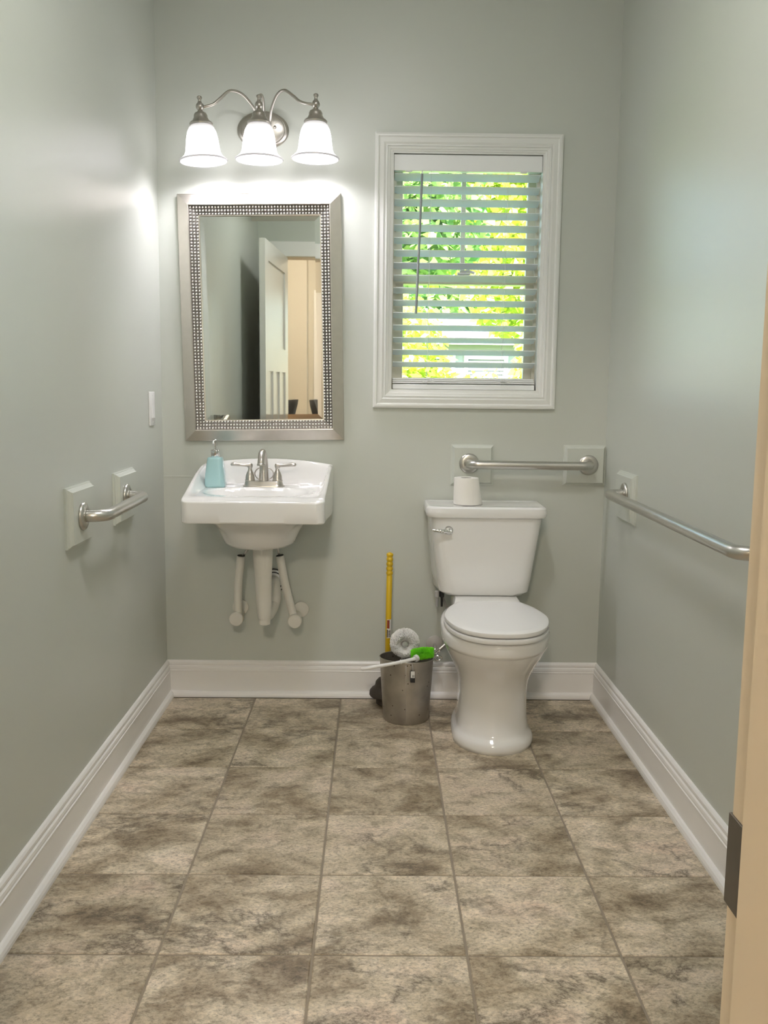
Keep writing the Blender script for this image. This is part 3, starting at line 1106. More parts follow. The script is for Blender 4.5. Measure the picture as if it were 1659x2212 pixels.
def outline(half, z, grow=0.0, xc=TX + .006):
    pts = smooth_path([(x, y, 0) for x, y in half], 6)
    right = [(p.x, p.y) for p in pts]
    full = right + [(-x, y) for x, y in right[-2:0:-1]]
    c = Vector((0, -.46))
    res = []
    for x, y in full:
        d = Vector((x, y)) - c
        L_ = d.length
        d = d * ((L_ + grow) / L_)
        res.append(Vector((xc + c.x + d.x, c.y + d.y, z)))
    return res


HALF = [(0, -.702), (.06, -.693), (.115, -.655), (.152, -.590), (.1715, -.50), (.1705, -.43), (.152, -.345), (.122, -.275), (.098, -.232), (.088, -.216), (0, -.214)]
G().loft([outline(HALF, .4055, -.004), outline(HALF, .408, .001), outline(HALF, .416, .004), outline(HALF, .4225, .002), outline(HALF, .4235, -.006)]).out('seat', PLASTIC, toi, smooth=True, M=tm)
G().loft([outline(HALF, .4265, -.006), outline(HALF, .4275, -.001), outline(HALF, .434, .002), outline(HALF, .4415, .0005), outline(HALF, .4455, -.006), outline(HALF, .4475, -.022), outline(HALF, .4482, -.05),
          outline(HALF, .449, -.13)]).out('lid', PLASTIC, toi, smooth=True, M=tm)
for s_ in (-1, 1):
    G().box((TX + .006 + s_ * .07 - .018, -.235, .404), (TX + .006 + s_ * .07 + .018, -.195, .430), .006).out('hinge', PLASTIC, toi, smooth=True, M=tm)
# shelf that carries the tank
G().loft([rrect(TX - .115, TX + .118, -.33, -.05, .03, .30), rrect(TX - .120, TX + .122, -.33, -.045, .03, .38), rrect(TX - .120, TX + .122, -.30, -.045, .03, .440), rrect(TX - .112, TX + .114, -.26, -.05, .03, .452)]).out('tank_shelf', CERAMIC, toi, smooth=True, M=tm)
# tank: the back is wider than the front, all narrowing downwards


def trap(z, hf, hb, yf, yb, r, xc=TX - .0035):
    cs = [(hb, yb), (-hb, yb), (-hf, yf), (hf, yf)]
    pts = []
    for i in range(4):
        p = Vector(cs[i])
        a = (Vector(cs[i - 1]) - p).normalized()
        b = (Vector(cs[(i + 1) % 4]) - p).normalized()
        rr = r if i >= 2 else r * .35
        p1, p2 = p + a * rr, p + b * rr
        for k in range(9):
            t = k / 8
            q = (1 - t) ** 2 * p1 + 2 * t * (1 - t) * p + t * t * p2
            pts.append(Vector((xc + q.x, q.y, z)))
    return pts


G().loft([trap(.452, .130, .155, -.190, -.035, .05), trap(.455, .148, .172, -.208, -.030, .055), trap(.466, .160, .182, -.217, -.025, .055), trap(.52, .170, .189, -.221, -.022, .052), trap(.60, .182, .196, -.224, -.02, .05),
          trap(.69, .195, .203, -.227, -.02, .045), trap(.748, .203, .208, -.229, -.02, .042)]).out('tank', CERAMIC, toi, smooth=True, M=tm)
tl = G().loft([trap(.7455, .203, .206, -.230, -.018, .045), trap(.7465, .2155, .2155, -.240, -.014, .045), trap(.752, .219, .219, -.243, -.012, .045), trap(.765, .2205, .2205, -.244, -.012, .045), trap(.779, .2185, .219, -.241, -.013, .045),
               trap(.7845, .213, .215, -.234, -.016, .045), trap(.7855, .205, .21, -.225, -.02, .04), trap(.7835, .197, .20, -.214, -.03, .038), trap(.7835, .15, .15, -.18, -.06, .03)]).out('tank_lid', CERAMIC, toi, smooth=True, M=tm)
# flush lever
hx_, hz_ = .1985, .699
lev = G().lathe([(.001, 0), (.0165, .0), (.0165, .004), (.012, .008), (.010, .016), (.001, .018)], 24, (hx_, -.226, hz_), (0, -1, 0)).out('flush_handle_mount', CHROME, toi, smooth=True, M=tm)
pts = smooth_path([(hx_ + .008, -.240, hz_ - .002), (hx_ - .012, -.246, hz_ - .001), (hx_ - .034, -.248, hz_ + .001), (hx_ - .060, -.248, hz_ + .004)], 8)
n = len(pts)
G().tube(pts, [interp([(0, .0105), (.25, .0075), (.6, .0068), (.9, .0048), (1, .002)], k / (n - 1)) + .0006 * math.sin(k * 1.9) for k in range(n)], 14).out('flush_lever', CHROME, toi, smooth='all', M=tm)
for px_, col in ((.162, GREYPL), (.176, BLACK)):
    G().lathe([(.006, 0), (.009, .002), (.009, .022), (.005, .026), (.004, .06)], 12, (TX - .172 + (.018 if col is BLACK else 0), -.12, .452), (0, 0, -1)).out('tank_bolt', col, toi, smooth=True, M=tm)

# water stop valve behind the bin
val = tag(empty('water_valve', (.171, -.03, .205)), 'chrome water stop valve with wall plate beside toilet', 'valve')
vm_ = Matrix.Translation((-.171, .03, -.205))
G().lathe([(.008, 0), (.032, .0005), (.0335, .002), (.031, .006), (.018, .010), (.009, .0115)], 32, (.171, -.0005, .214), (0, -1, 0)).out('wall_flange', mat('dull_grey_plate', (0.50, 0.48, 0.44, 1), 0.45, vary=(20, .03)), val, smooth=True, M=vm_)
G().tube([(.171, 0, .214), (.171, -.045, .203), (.173, -.06, .198)], .0075, 14).out('stub_pipe', CHROME, val, smooth='all', M=vm_)
G().lathe([(.001, -.02), (.011, -.018), (.011, .018), (.001, .02)], 16, (.173, -.062, .197), (.55, 0, .45)).out('valve_body', CHROME, val, smooth=True, M=vm_)
G().tube([(.1805 + .012 * math.cos(a), -.088, .182 + .0085 * math.sin(a)) for a in [2 * PI * k / 20 for k in range(21)]], .0042, 8).out('oval_handle', CHROME, val, smooth='all', M=vm_)
G().tube([(.173, -.062, .197), (.1805, -.088, .184)], .005, 10).out('valve_stem', CHROME, val, smooth='all', M=vm_)
G().tube(smooth_path([(.184, -.062, .206), (.203, -.056, .221), (.222, -.048, .237)], 6), [.0065] * 13, 12).out('coupling_nut', STEEL, val, smooth='all', M=vm_)
G().tube(smooth_path([(.215, -.05, .231), (.232, -.038, .262), (.226, -.034, .33), (.200, -.05, .40), (.187, -.10, .428)], 8), .005, 10).out('supply_hose', GREYPL, val, smooth='all', M=vm_)

# toilet paper roll on the tank
tp = tag(empty('toilet_paper_roll', (.2735, -.130, .7845)), 'white toilet paper roll standing on the toilet tank lid', 'toilet paper')
g = G()
R0 = []
for k in range(36):
    R0.append(2 * PI * k / 36)
outer = []
for z, rx, cx in ((0, .0525, .0025), (.003, .0535, .0025), (.05, .0495, -.0015), (.095, .0455, -.0050), (.0975, .0445, -.0055)):
    outer.append([Vector((cx + rx * math.cos(a), rx * math.sin(a), z)) for a in R0])
inner = [[Vector((-.0055 + .0205 * math.cos(a), .0205 * math.sin(a), z)) for a in R0] for z in (.0975, .004)]
g.loft(outer + inner, True, True)
g.out('paper', PAPER, tp, smooth=True)
G().loft([[Vector((-.0055 + r * math.cos(a), r * math.sin(a), z)) for a in R0] for r, z in ((.0203, .0965), (.0203, .005), (.0193, .005), (.0193, .0965), (.0203, .0965))], False, False).out('core', CARD, tp, smooth=True)

# ------------------------------------------------------------------ waste bin and what stands around it
BC = Vector((.053, -.242, 0))
binr = tag(empty('waste_bin', BC), 'worn stainless steel waste bin beside the toilet', 'bin')
H = .231


def bin_r(z, a):
    r = .0835 + (.0975 - .0835) * (z / H)
    return r * (1 + (.018 * math.cos(2 * a + .6) * (z / H)))


g = G()
rings_ = []
for off, zs in ((0, [.0, .003, .03, .08, .13, .18, .215, H - .003, H]), (-.0022, [H, H - .006, .10, .006])):
    for z in zs:
        rr_ = []
        for k in range(64):
            a = 2 * PI * k / 64
            r = bin_r(z, a) + off - (.002 if (z == 0) else 0)
            zz = z + (.006 * math.cos(a + 1.9) * (z / H))
            rr_.append(Vector((r * math.cos(a), r * math.sin(a), zz)))
        rings_.append(rr_)
g.loft(rings_)
g.out('body', BINM, binr, smooth=True)
sa = math.radians(267)
G().tube([(bin_r(z, sa) * math.cos(sa), bin_r(z, sa) * math.sin(sa), z) for z in (.003, .08, .15, .225)], .0011, 6).out('seam', STEEL, binr, smooth='all')
G().tube([(bin_r(H, a) * math.cos(a), bin_r(H, a) * math.sin(a), H + .006 * math.cos(a + 1.9)) for a in [2 * PI * k / 64 for k in range(65)]], .0016, 6).out('rolled_rim', STEEL, binr, smooth='all')

tagc = tag(empty('hanging_label_tag', (.072, -.341, .21)), 'small black and white label tag hooked over the bin rim', 'tag')
G().box((-.0085, -.0035, -.044), (.0085, .0015, -.003), .001).out('tag_body', BLACK, tagc)
G().box((-.007, -.0042, -.026), (.0072, -.0034, -.002)).out('white_sticker', WHITELAB, tagc)
for k in range(5):
    G().box((-.002 + k * .0017, -.0046, -.024), (-.0012 + k * .0017, -.0041, -.015)).out('barcode_line', BLACK, tagc)
G().tube(smooth_path([(0, -.001, -.006), (.0, -.003, .008), (-.004, .006, .024), (-.008, .014, .016)], 5), .0016, 6).out('hook', GREYPL, tagc, smooth='all')


def bristle_mesh(name, seeds, length, w, material, parent, wob):
    """each bristle tuft a thin tapered 3-sided spike: (root, direction)"""
    v, f = [], []
    for p, d in seeds:
        p, d = Vector(p), Vector(d).normalized()
        d = (d + Vector((random.uniform(-wob, wob), random.uniform(-wob, wob), random.uniform(-wob, wob)))).normalized()
        a = d.cross(Vector((.3, .2, .9))).normalized()
        b = d.cross(a)
        L_ = length * random.uniform(.9, 1.06)
        n = len(v)
        for k in range(3):
            q = a * math.cos(2 * PI * k / 3) + b * math.sin(2 * PI * k / 3)
            v.append(p + q * w)
        for k in range(3):
            q = a * math.cos(2 * PI * k / 3) + b * math.sin(2 * PI * k / 3)
            v.append(p + d * L_ + q * w * .8)
        for k in range(3):
            f.append((n + k, n + (k + 1) % 3, n + 3 + (k + 1) % 3, n + 3 + k))
        f.append((n + 3, n + 4, n + 5))
    o = new(name, v, f, material, parent)
    o['kind'] = 'stuff'
    return o


random.seed(3)
wb = tag(empty('toilet_brush', (.046, -.226, .279)), 'white round-headed toilet brush standing upright in the steel bin', 'brush')
seeds = []
for i in range(4200):
    a = random.uniform(0, 2 * PI)
    ph = random.uniform(-1.15, 1.15)
    ringp = Vector((.014 * math.cos(a), 0, .014 * math.sin(a)))
    d = Vector((math.cos(a) * math.cos(ph), math.sin(ph) * .9, math.sin(a) * math.cos(ph)))
    gap = abs(((a - 1.75 + PI) % (2 * PI)) - PI)
    if gap < .08:
        continue
    seeds.append((ringp, d))
bristle_mesh('bristles', seeds, .040, .0016, BRWHITE, wb, .10)
G().tube([(.012 * math.cos(a), 0, .012 * math.sin(a)) for a in [2 * PI * k / 24 for k in range(25)]], .006, 8).out('wire_core', GREYPL, wb, smooth='all')
G().lathe([(.001, 0), (.011, .001), (.009, .006), (.001, .008)], 16, (0, -.020, 0), (0, -1, 0)).out('hub', GREYPL, wb, smooth=True)
G().tube([(0, .012, -.012), (-.008, .022, -.10), (-.02, .03, -.262)], .007, 12).out('handle', PLASTIC, wb, smooth='all')

gb = tag(empty('bottle_brush', (.108, -.290, .2585)), 'green brush with white handle lying across the bin rim', 'brush')
seeds = []
for i in range(3400):
    t = random.uniform(-1, 1)
    a = random.uniform(0, 2 * PI)
    ax = Vector((.026 * t, 0, .004 * t))
    rad_ = Vector((t * .9, math.cos(a), math.sin(a)))
    seeds.append((ax, rad_))
bristle_mesh('bristles', seeds, .0225, .00095, BRGREEN, gb, .22)
G().tube([(-.03, 0, -.004), (.028, 0, .004)], .006, 10).out('core', BRGREEN, gb, smooth='all')
hp = smooth_path([(-.026, -.030, -.011), (-.09, -.052, -.0195), (-.165, -.062, -.031), (-.222, -.066, -.040)], 6)
n = len(hp)
G().tube(hp, [interp([(0, .0068), (.5, .0062), (.8, .0082), (.95, .0072), (1, .003)], k / (n - 1)) for k in range(n)], 12, flat=[interp([(0, 1), (.6, 1), (1, .8)], k / (n - 1)) for k in range(n)]).out('handle', PLASTIC, gb, smooth='all')
G().tube([(-.020, -.024, -.009), (-.027, -.031, -.011)], [.0125, .0125], 20).out('collar', PLASTIC, gb, smooth=True)
G().lathe([(.006, -.002), (.0085, -.001), (.0085, .002), (.006, .002)], 16, (-.079, -.048, -.018), (-1, -.25, -.12)).out('ridge', PLASTIC, gb, smooth=True)

plu = tag(empty('plunger', (-.016, -.1005, 0)), 'yellow-handled plunger with dark rubber cup behind the bin', 'plunger')
G().lathe([(.001, .004), (.036, .004), (.041, .008), (.041, .030), (.044, .036), (.062, .036), (.067, .042), (.066, .056), (.058, .066), (.047, .074), (.045, .079), (.043, .092), (.033, .104), (.020, .110), (.017, .114), (.0165, .126), (.001, .127)], 40).out('rubber_cup', RUBBER, plu, smooth=True)
hp = [(0.0015, .118)]
prof = [(.001, .115), (.0105, .116), (.0108, .30), (.0112, .505)]
for k in range(5):
    z0 = .507 + k * .0175
    prof += [(.0098, z0), (.0122, z0 + .004), (.0130, z0 + .0085), (.0122, z0 + .013), (.0098, z0 + .017)]
prof[-1] = (.0085, .507 + 4 * .0175 + .0155)
prof += [(.004, .5945), (.0005, .5955)]
G().lathe(prof, 24, (0, 0, 0), (.006, -.004, .6)).out('handle', YELLOW, plu, smooth='all')


def wrap_label(name, z0, z1, a0, a1, material, r=.0112):
    v, f = [], []
    for k in range(9):
        a = a0 + (a1 - a0) * k / 8
        for z in (z0, z1):
            v.append((r * math.cos(a) + .006 * z / .6, r * math.sin(a) - .004 * z / .6, z))
    for k in range(8):
        f.append((2 * k, 2 * k + 2, 2 * k + 3, 2 * k + 1))
    return new(name, v, f, material, plu)


wrap_label('sticker', .266, .338, -2.1, -.3, WHITELAB, .01125)
wrap_label('sticker_print', .303, .336, -2.05, -1.2, REDLAB, .0115)
wrap_label('sticker_print', .268, .299, -2.05, -1.7, DKLAB, .0115)
for k in range(6):
    wrap_label('sticker_print', .270 + k * .0045, .2725 + k * .0045, -1.6, -.7, DKLAB, .0115)

# ------------------------------------------------------------------ grab bars and their mounting blocks


def block(axis, lo, hi, label, loc):
    """bevel-edged mounting block; axis = outward normal"""
    (a0, z0), (a1, z1) = lo, hi
    ca, cz = (a0 + a1) / 2, (z0 + z1) / 2
    prof = [(0, 0), (0, .006), (.004, .0075), (.005, .0105), (.010, .016), (.0115, .0195), (.0115, .0215)]
    rings = []
    for d, h in prof:
        rings.append([(a0 + d - ca, h, z0 + d - cz), (a1 - d - ca, h, z0 + d - cz), (a1 - d - ca, h, z1 - d - cz), (a0 + d - ca, h, z1 - d - cz)])
    if axis == 'y':
        f = lambda p: Vector((p[0], -p[1], p[2]))
        pos = (ca, 0, cz)
    elif axis == '+x':
        f = lambda p: Vector((p[1], p[0], p[2]))
        pos = (XL, ca, cz)
    else:
        f = lambda p: Vector((-p[1], p[0], p[2]))
        pos = (XR, ca, cz)
    o = G().loft([[f(p) for p in r] for r in rings]).out('mounting_block', BLOCKP)
    o.location = pos
    return tag(o, label, 'block', 'sage blocks behind the grab bars')


block('y', (.221, .842), (.383, .996), 'sage square wall block behind the left flange of the back bar', None)
block('y', (.651, .844), (XR, .998), 'sage square wall block in the back right corner', None)
block('+x', (-1.150, .778), (-.943, .940), 'sage block on left wall at the near end of the short bar', None)
block('+x', (-.697, .776), (-.470, .938), 'sage block on left wall at the bar end nearer the light switch', None)
block('-x', (-.457, .753), (-.240, .925), 'sage block on the right wall near the toilet', None)
block('-x', (-1.66, .753), (-1.45, .925), 'sage block on right wall at the near end of the long bar', None)


def grab_bar(label, A, B, nrm, stand, bend=.045, r=.0163):
    A, B, nrm = Vector(A), Vector(B), Vector(nrm)
    root = tag(empty('grab_bar', A), label, 'grab bar', 'stainless steel grab bars')
    M_ = Matrix.Translation(-A)
    t = (B - A).normalized()
    pts = [A + nrm * .002, A + nrm * (stand - bend)]
    for k in range(1, 9):
        a = (PI / 2) * k / 8
        pts.append(A + nrm * (stand - bend + bend * math.sin(a)) + t * bend * (1 - math.cos(a)))
    for k in range(0, 9):
        a = (PI / 2) * k / 8
        pts.append(B - t * bend * (1 - math.sin(a)) + nrm * (stand - bend + bend * math.cos(a)))
    pts += [B + nrm * .002]
    G().tube(pts, r, 24).out('bar', STEEL, root, smooth='all', M=M_)
    for e in (A, B):
        G().lathe([(r, 0), (.0365, 0), (.038, .002), (.038, .005), (.0355, .009), (.029, .0115), (r + .003, .0125), (r + .001, .0120)], 36, e, nrm).out('flange', STEEL, root, smooth=True, M=M_)
    return root


grab_bar('straight steel grab bar on the back wall above the toilet', (.2885, -.0215, .926), (.7425, -.0215, .924), (0, -1, 0), .058, .032)
grab_bar('short steel grab bar on the left wall', (XL + .0215, -1.068, .858), (XL + .0215, -.622, .862), (1, 0, 0), .062, .042)
grab_bar('long steel grab bar on the right wall', (XR - .0215, -.385, .856), (XR - .0215, -1.555, .856), (-1, 0, 0), .062, .042)

# light switch
sw = tag(empty('light_switch', (XL, -.177, 1.1245)), 'white rocker light switch on the left wall near mirror', 'light switch')
G().box((0, -.037, -.0605), (.0065, .037, .0605), .003).out('switch_plate', PLASTIC, sw, smooth=True)
new('rocker', [(.0065, -.0165, -.0335), (.0065, .0165, -.0335), (.0065, .0165, .0335), (.0065, -.0165, .0335), (.0110, -.0155, -.0325), (.0110, .0155, -.0325), (.0075, .0155, .0325), (.0075, -.0155, .0325)],
    [(0, 1, 5, 4), (1, 2, 6, 5), (2, 3, 7, 6), (3, 0, 4, 7), (4, 5, 6, 7), (0, 3, 2, 1)], PLASTIC, sw)
for z in (-.048, .048):
    G().lathe([(.001, 0), (.003, 0), (.0025, .001), (.001, .0012)], 10, (.0065, 0, z), (1, 0, 0)).out('screw', PLASTIC, sw)

# ------------------------------------------------------------------ door frame and door
df = tag(empty('trim_1', (DX1, YF, 0)), 'door jamb at the right edge, warm hall light in its colour', kind='structure')
di = Matrix.Translation(-Vector(df.location))
JY0, JY1 = YF - TW - .004, YF + .004
JAMB = mat('warm_lit_jamb_paint', (0.84, 0.735, 0.565, 1), 0.35, bump=(40, .02))  # white trim with the warm hall light put into its base colour
G().box((DX1, JY0, 0), (DX1 + JW, JY1, DZ + JW), .0015).out('jamb', JAMB, df, M=di)
G().box((DX0 - JW, JY0, 0), (DX0, JY1, DZ + JW), .0015).out('jamb', JAMB, df, M=di)
G().box((DX0, JY0, DZ), (DX1, JY1, DZ + JW), .0015).out('head_jamb', JAMB, df, M=di)
G().box((DX1 - .011, JY0 + .02, 0), (DX1, JY1 - .042, DZ), .002).out('door_stop', JAMB, df, M=di)
G().box((DX0, JY0 + .02, 0), (DX0 + .011, JY1 - .042, DZ), .002).out('door_stop', JAMB, df, M=di)
for y0, y1 in ((YF + .0, YF + .016), (YF - TW - .016, YF - TW)):
    G().box((DX1 + .006, y0, 0), (DX1 + .006 + .085, y1, DZ + .0055), .003).out('casing', TRIM, df, M=di)
    G().box((DX0 - .006 - .085, y0, 0), (DX0 - .006, y1, DZ + .0055), .003).out('casing', TRIM, df, M=di)
    G().box((DX0 - .006 - .085, y0, DZ + .006), (DX1 + .006 + .085, y1, DZ + .105), .003).out('head_casing', TRIM, df, M=di)
g = G().box((DX1 - .0016, JY1 - .022, .868), (DX1 + .001, JY1 + .0015, .931), .0006)
g.out('strike_plate', BRONZE, df, M=di)

door = tag(empty('door_1', (DX0 - .003, YF + .012, 0), (0, 0, math.radians(3.6))), 'white craftsman panel door standing open, seen in the mirror', kind='structure')
dd = Matrix.Translation(-Vector(door.location))
DT = .035
dxa, dxb = DX0 + .001, DX0 + .001 + DT          # leaf runs along +y, face towards +x
dy0, dy1 = YF + .020, YF + .020 + .862
DOORP = mat('white_door_paint', (0.78, 0.77, 0.72, 1), 0.30, bump=(40, .02))
g = G()
g.box((dxa + .006, dy0, .012), (dxb - .008, dy1, DZ - .005))
g.out('door_core', DOORP, door, M=dd)
st = .115
yA, yB = dy0 + st, dy1 - st
g = G()
for x0, x1 in ((dxb - .0085, dxb), (dxa, dxa + .0065)):
    for lo, hi in (((dy0, .012), (dy0 + st, DZ - .005)), ((dy1 - st, .012), (dy1, DZ - .005)), ((yA, DZ - .005 - st), (yB, DZ - .005)), ((yA, 1.30), (yB, 1.45)), ((yA, .012), (yB, .25))):
        g.box((x0, lo[0], lo[1]), (x1, hi[0], hi[1]), .0)
    pw = (yB - yA - 2 * .09) / 3
    for k in (1, 2):
        y_ = yA + k * pw + (k - 1) * .09
        g.box((x0, y_, .25), (x1, y_ + .09, 1.30))
g.out('stiles_and_rails', DOORP, door, M=dd)
for s_ in (-1, 1):
    xx = dxb if s_ > 0 else dxa
    G().lathe([(.001, 0), (.030, 0), (.030, .006), (.012, .010), (.010, .030), (.022, .033), (.026, .042), (.022, .050), (.001, .053)], 24, (xx, dy1 - .065, .93), (s_, 0, 0)).out('door_knob', NICKEL, door, smooth=True, M=dd)

# ------------------------------------------------------------------ hall beyond the doorway
HY, HX0, HX1, HZ = -6.6, -2.4, 1.7, 2.74
tag(G().box((HX0, HY, -.06), (HX1, YF - TW, -.004)).out('floor_hall', OAK), 'oak floor of the room beyond the doorway', kind='structure')
g = G().box((HX0 - .1, HY, -.06), (HX0, YF - TW, HZ))
tag(g.out('wall_hall_left', CREAM), 'cream left wall of the room beyond', kind='structure')
tag(G().box((HX1, HY, -.06), (HX1 + .1, YF - TW, HZ)).out('wall_hall_right', CREAM), 'cream right wall of the room beyond', kind='structure')
g = G()
HWX0, HWX1, HWZ0, HWZ1 = -.66, .54, .75, 2.15
g.box((HX0 - .1, HY - .12, -.06), (HWX0, HY, HZ)).box((HWX1, HY - .12, -.06), (HX1 + .1, HY, HZ))
g.box((HWX0, HY - .12, -.06), (HWX1, HY, HWZ0)).box((HWX0, HY - .12, HWZ1), (HWX1, HY, HZ))
tag(g.out('wall_hall_rear', CREAM), 'cream wall reflected in the mirror', kind='structure')
tag(G().box((HX0 - .1, HY - .12, HZ), (HX1 + .1, YF - TW, HZ + .1)).out('ceiling_hall', CEIL), 'ceiling of the room beyond', kind='structure')
g = G().box((HX0 - .1, YF - TW - .001, -.02), (XL - .12, YF - .02, HZ)).box((XR + .12, YF - TW - .001, -.02), (HX1 + .1, YF - .02, HZ))
tag(g.out('wall_hall_front', CREAM), 'cream wall around the doorway', kind='structure')
tag(G().box((HX0, HY, 0), (-.79, HY + .22, HZ)).out('wall_hall_return', CREAM), 'cream wall corner reflected in the mirror', kind='structure')
w2 = tag(empty('window_2', (-.06, HY, HWZ0)), 'window with white blinds reflected in the mirror', kind='structure')
w2m = Matrix.Translation((.06, -HY, -HWZ0))
for lo, hi in (((HWX0 - .07, HY, HWZ0 - .07), (HWX0, HY + .02, HWZ1 + .07)), ((HWX1, HY, HWZ0 - .07), (HWX1 + .07, HY + .02, HWZ1 + .07)), ((HWX0, HY, HWZ1), (HWX1, HY + .02, HWZ1 + .07)), ((HWX0, HY, HWZ0 - .07), (HWX1, HY + .02, HWZ0))):
    G().box(lo, hi, .003).out('casing', TRIM, w2, M=w2m)
G().box((HWX0, HY - .09, HWZ0), (HWX1, HY - .086, HWZ1)).out('pane', GLASS, w2, M=w2m)
b2 = tag(empty('hall_blind', (-.06, HY - .04, HWZ1)), 'white slatted blind on the far window, seen only in the mirror', 'blind')
s0 = None
for k in range(30):
    if s0 is None:
        s0 = s_ = G().box((-.595, -.024, -.0015), (.595, .024, .0015)).out('slat', BLIND, b2)
    else:
        s_ = s0.copy()
        COL.objects.link(s_)
    s_.location = (0, 0, -.03 - k * .046)
    s_.rotation_euler = (math.radians(38), 0, 0)

lamp = tag(empty('ceiling_lamp', (-.35, -4.7, HZ)), 'warm domed ceiling lamp in the room beyond the doorway', 'ceiling lamp')
G().lathe([(.001, 0), (.17, 0), (.17, -.03), (.16, -.035)][::-1], 32).out('lamp_base', NICKEL, lamp, smooth=True)
G().lathe([(.001, -.11), (.06, -.104), (.11, -.082), (.145, -.05), (.158, -.034)], 32, cap1=False).out('lamp_dome', HALLLAMP, lamp, smooth='all')
ld = bpy.data.lights.new('hall_bulb', 'POINT')
ld.energy = HALL_W
ld.color = (1.0, 0.85, 0.68)
ld.shadow_soft_size = .12
lo = bpy.data.objects.new('lamp_light', ld)
lo.parent = lamp
lo.location = (0, 0, -.26)
COL.objects.link(lo)


clamp_ = tag(empty('ceiling_lamp', (-.03, -1.75, ZC)), 'white domed ceiling lamp overhead in the middle of the bathroom', 'ceiling lamp')
G().lathe([(.001, 0), (.18, 0), (.18, -.03), (.165, -.035)][::-1], 32).out('lamp_base', NICKEL, clamp_, smooth=True)
G().lathe([(.001, -.095), (.06, -.09), (.11, -.072), (.145, -.048), (.162, -.034)], 32, cap1=False).out('lamp_dome', CEILLAMP, clamp_, smooth='all')


def dining_chair(loc, rz, label):
    c = tag(empty('dining_chair', loc, (0, 0, rz)), label, 'chair', 'charcoal chairs reflected in the mirror')
    G().box((-.24, -.25, .40), (.24, .24, .50), .03).out('seat', CHAIRF, c, smooth=True)
    g_ = G()
    rg = []
    for z, hw, y, th in ((.46, .21, .235, .05), (.60, .225, .245, .06), (.80, .24, .27, .06), (.97, .25, .30, .055), (1.06, .252, .325, .05), (1.10, .235, .335, .03)):
        rg.append([Vector((x, yy, z)) for x, yy in ((-hw, y + .02), (-hw + .02, y - th / 2), (0, y - th / 2 + .03), (hw - .02, y - th / 2), (hw, y + .02), (hw - .02, y + th / 2), (0, y + th / 2 + .03), (-hw + .02, y + th / 2))])
    g_.loft(rg)
    g_.out('backrest', CHAIRF, c, smooth=True)
    gb_ = G()
    for zz, xs_ in ((.68, (-.12, 0, .12)), (.80, (-.06, .06)), (.92, (-.12, 0, .12))):
        for x in xs_:
            gb_.ball((x, interp([(.6, .215), (.8, .242), (1, .29)], zz) + .022 * (1 - abs(x) / .25), zz), .011, 8)
    tag(gb_.out('tufting_buttons', CHAIRF, c, smooth='all'), kind='stuff')
    for sx_ in (-1, 1):
        for sy in (-1, 1):
            G().tube([(sx_ * .21, sy * .21, .40), (sx_ * .22, sy * .235, 0)], [.022, .014], 10).out('leg', WOODDK, c, smooth='all')
    return c


dining_chair((-1.13, -4.5, -.004), math.radians(-80), 'charcoal tufted chair beside the door in the mirror')
dining_chair((-.25, -4.6, -.004), math.radians(96), 'charcoal tufted chair at the right edge of the mirror')

# ------------------------------------------------------------------ outside the window
tag(G().box((-30, WT + .02, -1.0), (30, 45, -.6)).out('ground', GRASS), 'lawn outside the window', kind='structure')


def leafy(name, loc, blobs, n, size, material, label, trunk=None, seed=1, group=None):
    random.seed(seed)
    root = tag(empty(name, loc), label, 'tree' if trunk else 'shrub', group)
    v, f = [], []
    for i in range(n):
        cx, cy, cz, rx, ry, rz = random.choice(blobs)
        th, ph = random.uniform(0, 2 * PI), math.acos(random.uniform(-1, 1))
        rr_ = random.uniform(.55, 1.05)
        p = Vector((cx + rx * rr_ * math.sin(ph) * math.cos(th), cy + ry * rr_ * math.sin(ph) * math.sin(th), cz + rz * rr_ * math.cos(ph)))
        d = Vector((random.uniform(-1, 1), random.uniform(-1, 1), random.uniform(-1, .4))).normalized()
        s_ = d.cross(Vector((random.uniform(-1, 1), random.uniform(-1, 1), random.uniform(-1, 1)))).normalized()
        L_ = size * random.uniform(.6, 1.3)
        k = len(v)
        v += [p, p + d * L_ * .5 + s_ * L_ * .28, p + d * L_, p + d * L_ * .5 - s_ * L_ * .28]
        f.append((k, k + 1, k + 2, k + 3))
    o = new('foliage', v, f, material, root)
    o['kind'] = 'stuff'
    if trunk:
        h, r = trunk
        g_ = G().tube(smooth_path([(0, 0, 0), (.06, .0, h * .5), (0, .05, h)], 5), [r * (1 - .045 * k) for k in range(11)], 10)
        for k in range(5):
            a = k * 1.3
            g_.tube([(0, 0, h * .7 + k * .1), (.5 * math.cos(a), .5 * math.sin(a), h + .3 + .1 * k), (1.1 * math.cos(a), 1.1 * math.sin(a), h + .7)], [r * .4, r * .28, r * .12], 7)
        g_.out('trunk', BARK, root, smooth='all')
    return root


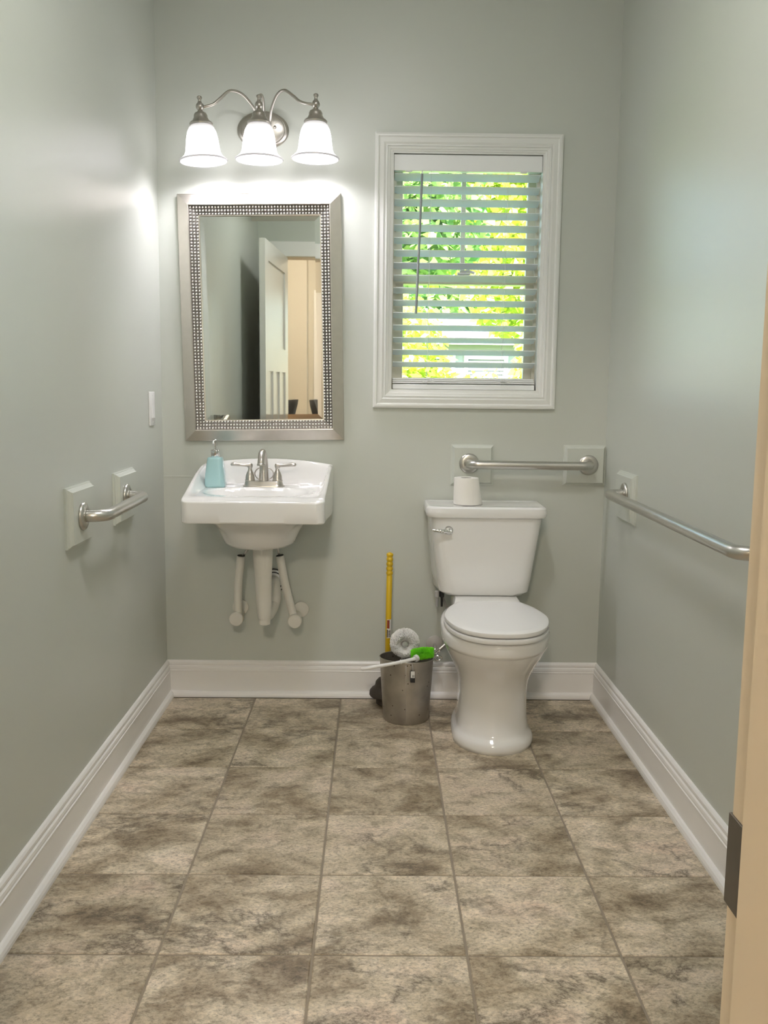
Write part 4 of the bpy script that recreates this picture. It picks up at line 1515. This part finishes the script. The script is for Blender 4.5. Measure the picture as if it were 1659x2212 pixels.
SB = 'shrubs outside the window'
leafy('shrub', (.02, 3.0, -.6), [(0, 0, 1.2, .40, .3, 1.0), (.12, .05, 1.9, .30, .25, .55), (.2, 0, 1.4, .3, .3, .6)], 7000, .075, LEAF_Y, 'yellow-green shrub low at the left of the window', seed=11, group=SB)
leafy('shrub', (1.16, 3.1, -.6), [(0, 0, 1.2, .35, .3, 1.0), (.02, .05, 1.9, .25, .25, .6)], 6500, .075, LEAF_Y, 'yellow-green shrub low at the right of the window', seed=12, group=SB)
leafy('shrub', (.72, 4.4, -.6), [(0, 0, .9, .75, .45, .95), (.1, .1, 1.45, .7, .35, .50)], 7500, .085, LEAF_Y, 'broad yellow-green shrub behind the bottom slats', seed=14, group=SB)
TR = 'trees outside the window'
leafy('tree', (-.75, 6.4, -.6), [(.7, 0, 4.1, 1.1, .8, .9), (.9, .1, 3.5, .9, .7, .6), (.3, .0, 3.0, .8, .6, .6)], 9000, .15, LEAF_G, 'leafy green tree behind the upper left of the blind', (2.9, .09), 21, TR)
leafy('tree', (2.9, 8.9, -.6), [(-.8, 0, 4.2, 1.2, .8, 1.2), (-1.3, .1, 4.7, 1.0, .7, .9), (-.8, .0, 3.2, 1.0, .7, .8)], 10000, .16, LEAF_Y, 'yellow-green tree behind the upper right of the blind', (2.9, .10), 22, TR)
leafy('tree', (-1.6, 12.4, -.6), [(1.0, 0, 3.4, 1.2, .8, 1.6), (2.2, 0, 4.4, 1.1, .7, .8), (2.9, 0, 5.2, 1.6, .9, 1.0)], 9000, .22, LEAF_Y, 'yellow-green tree beyond the first two, left of the house', (3.0, .12), 24, TR)
leafy('tree', (1.2, 27, -.6), [(-4, 0, 4, 3, 1.5, 4), (0, .5, 5.5, 3.2, 1.5, 4), (4, 0, 4, 3, 1.5, 4), (0, 0, 9.0, 4.5, 1.5, 2.5)], 14000, .5, LEAF_G, 'big distant tree behind the grey neighbouring house', (3.0, .3), 23, TR)

hs_ = tag(empty('neighbour_house', (2.0, 18, -.6)), 'grey house with white trimmed window seen through the blind', 'house')
G().box((-2.0, 0, 0), (2.0, 3, 2.85)).out('wall', HOUSEW, hs_)
new('roof', [(-2.3, -.4, 2.85), (2.3, -.4, 2.85), (2.3, 3.4, 2.85), (-2.3, 3.4, 2.85), (-2.1, 1.4, 3.6), (2.1, 1.4, 3.6)], [(0, 1, 5, 4), (2, 3, 4, 5), (1, 2, 5), (3, 0, 4), (0, 3, 2, 1)], ROOFM, hs_)
G().box((-2.32, -.44, 2.77), (2.32, -.40, 2.90)).out('fascia', TRIM, hs_)
for x in (-.75, .45):
    z0, z1 = 1.75, 2.55
    wf = G().box((x - .5, -.05, z0), (x + .5, 0, z0 + .09)).box((x - .5, -.05, z1 - .09), (x + .5, 0, z1)).box((x - .5, -.05, z0 + .09), (x - .41, 0, z1 - .09)).box((x + .41, -.05, z0 + .09), (x + .5, 0, z1 - .09)).out('window_frame', TRIM, hs_)
    G().box((x - .41, -.015, z0 + .09), (x + .41, -.005, z1 - .09)).out('pane', GLASSD, wf)
    for k in range(7):
        G().box((x - .40, -.035, z0 + .12 + k * .085), (x + .40, -.02, z0 + .16 + k * .085)).out('blind_slat', BLIND, wf)
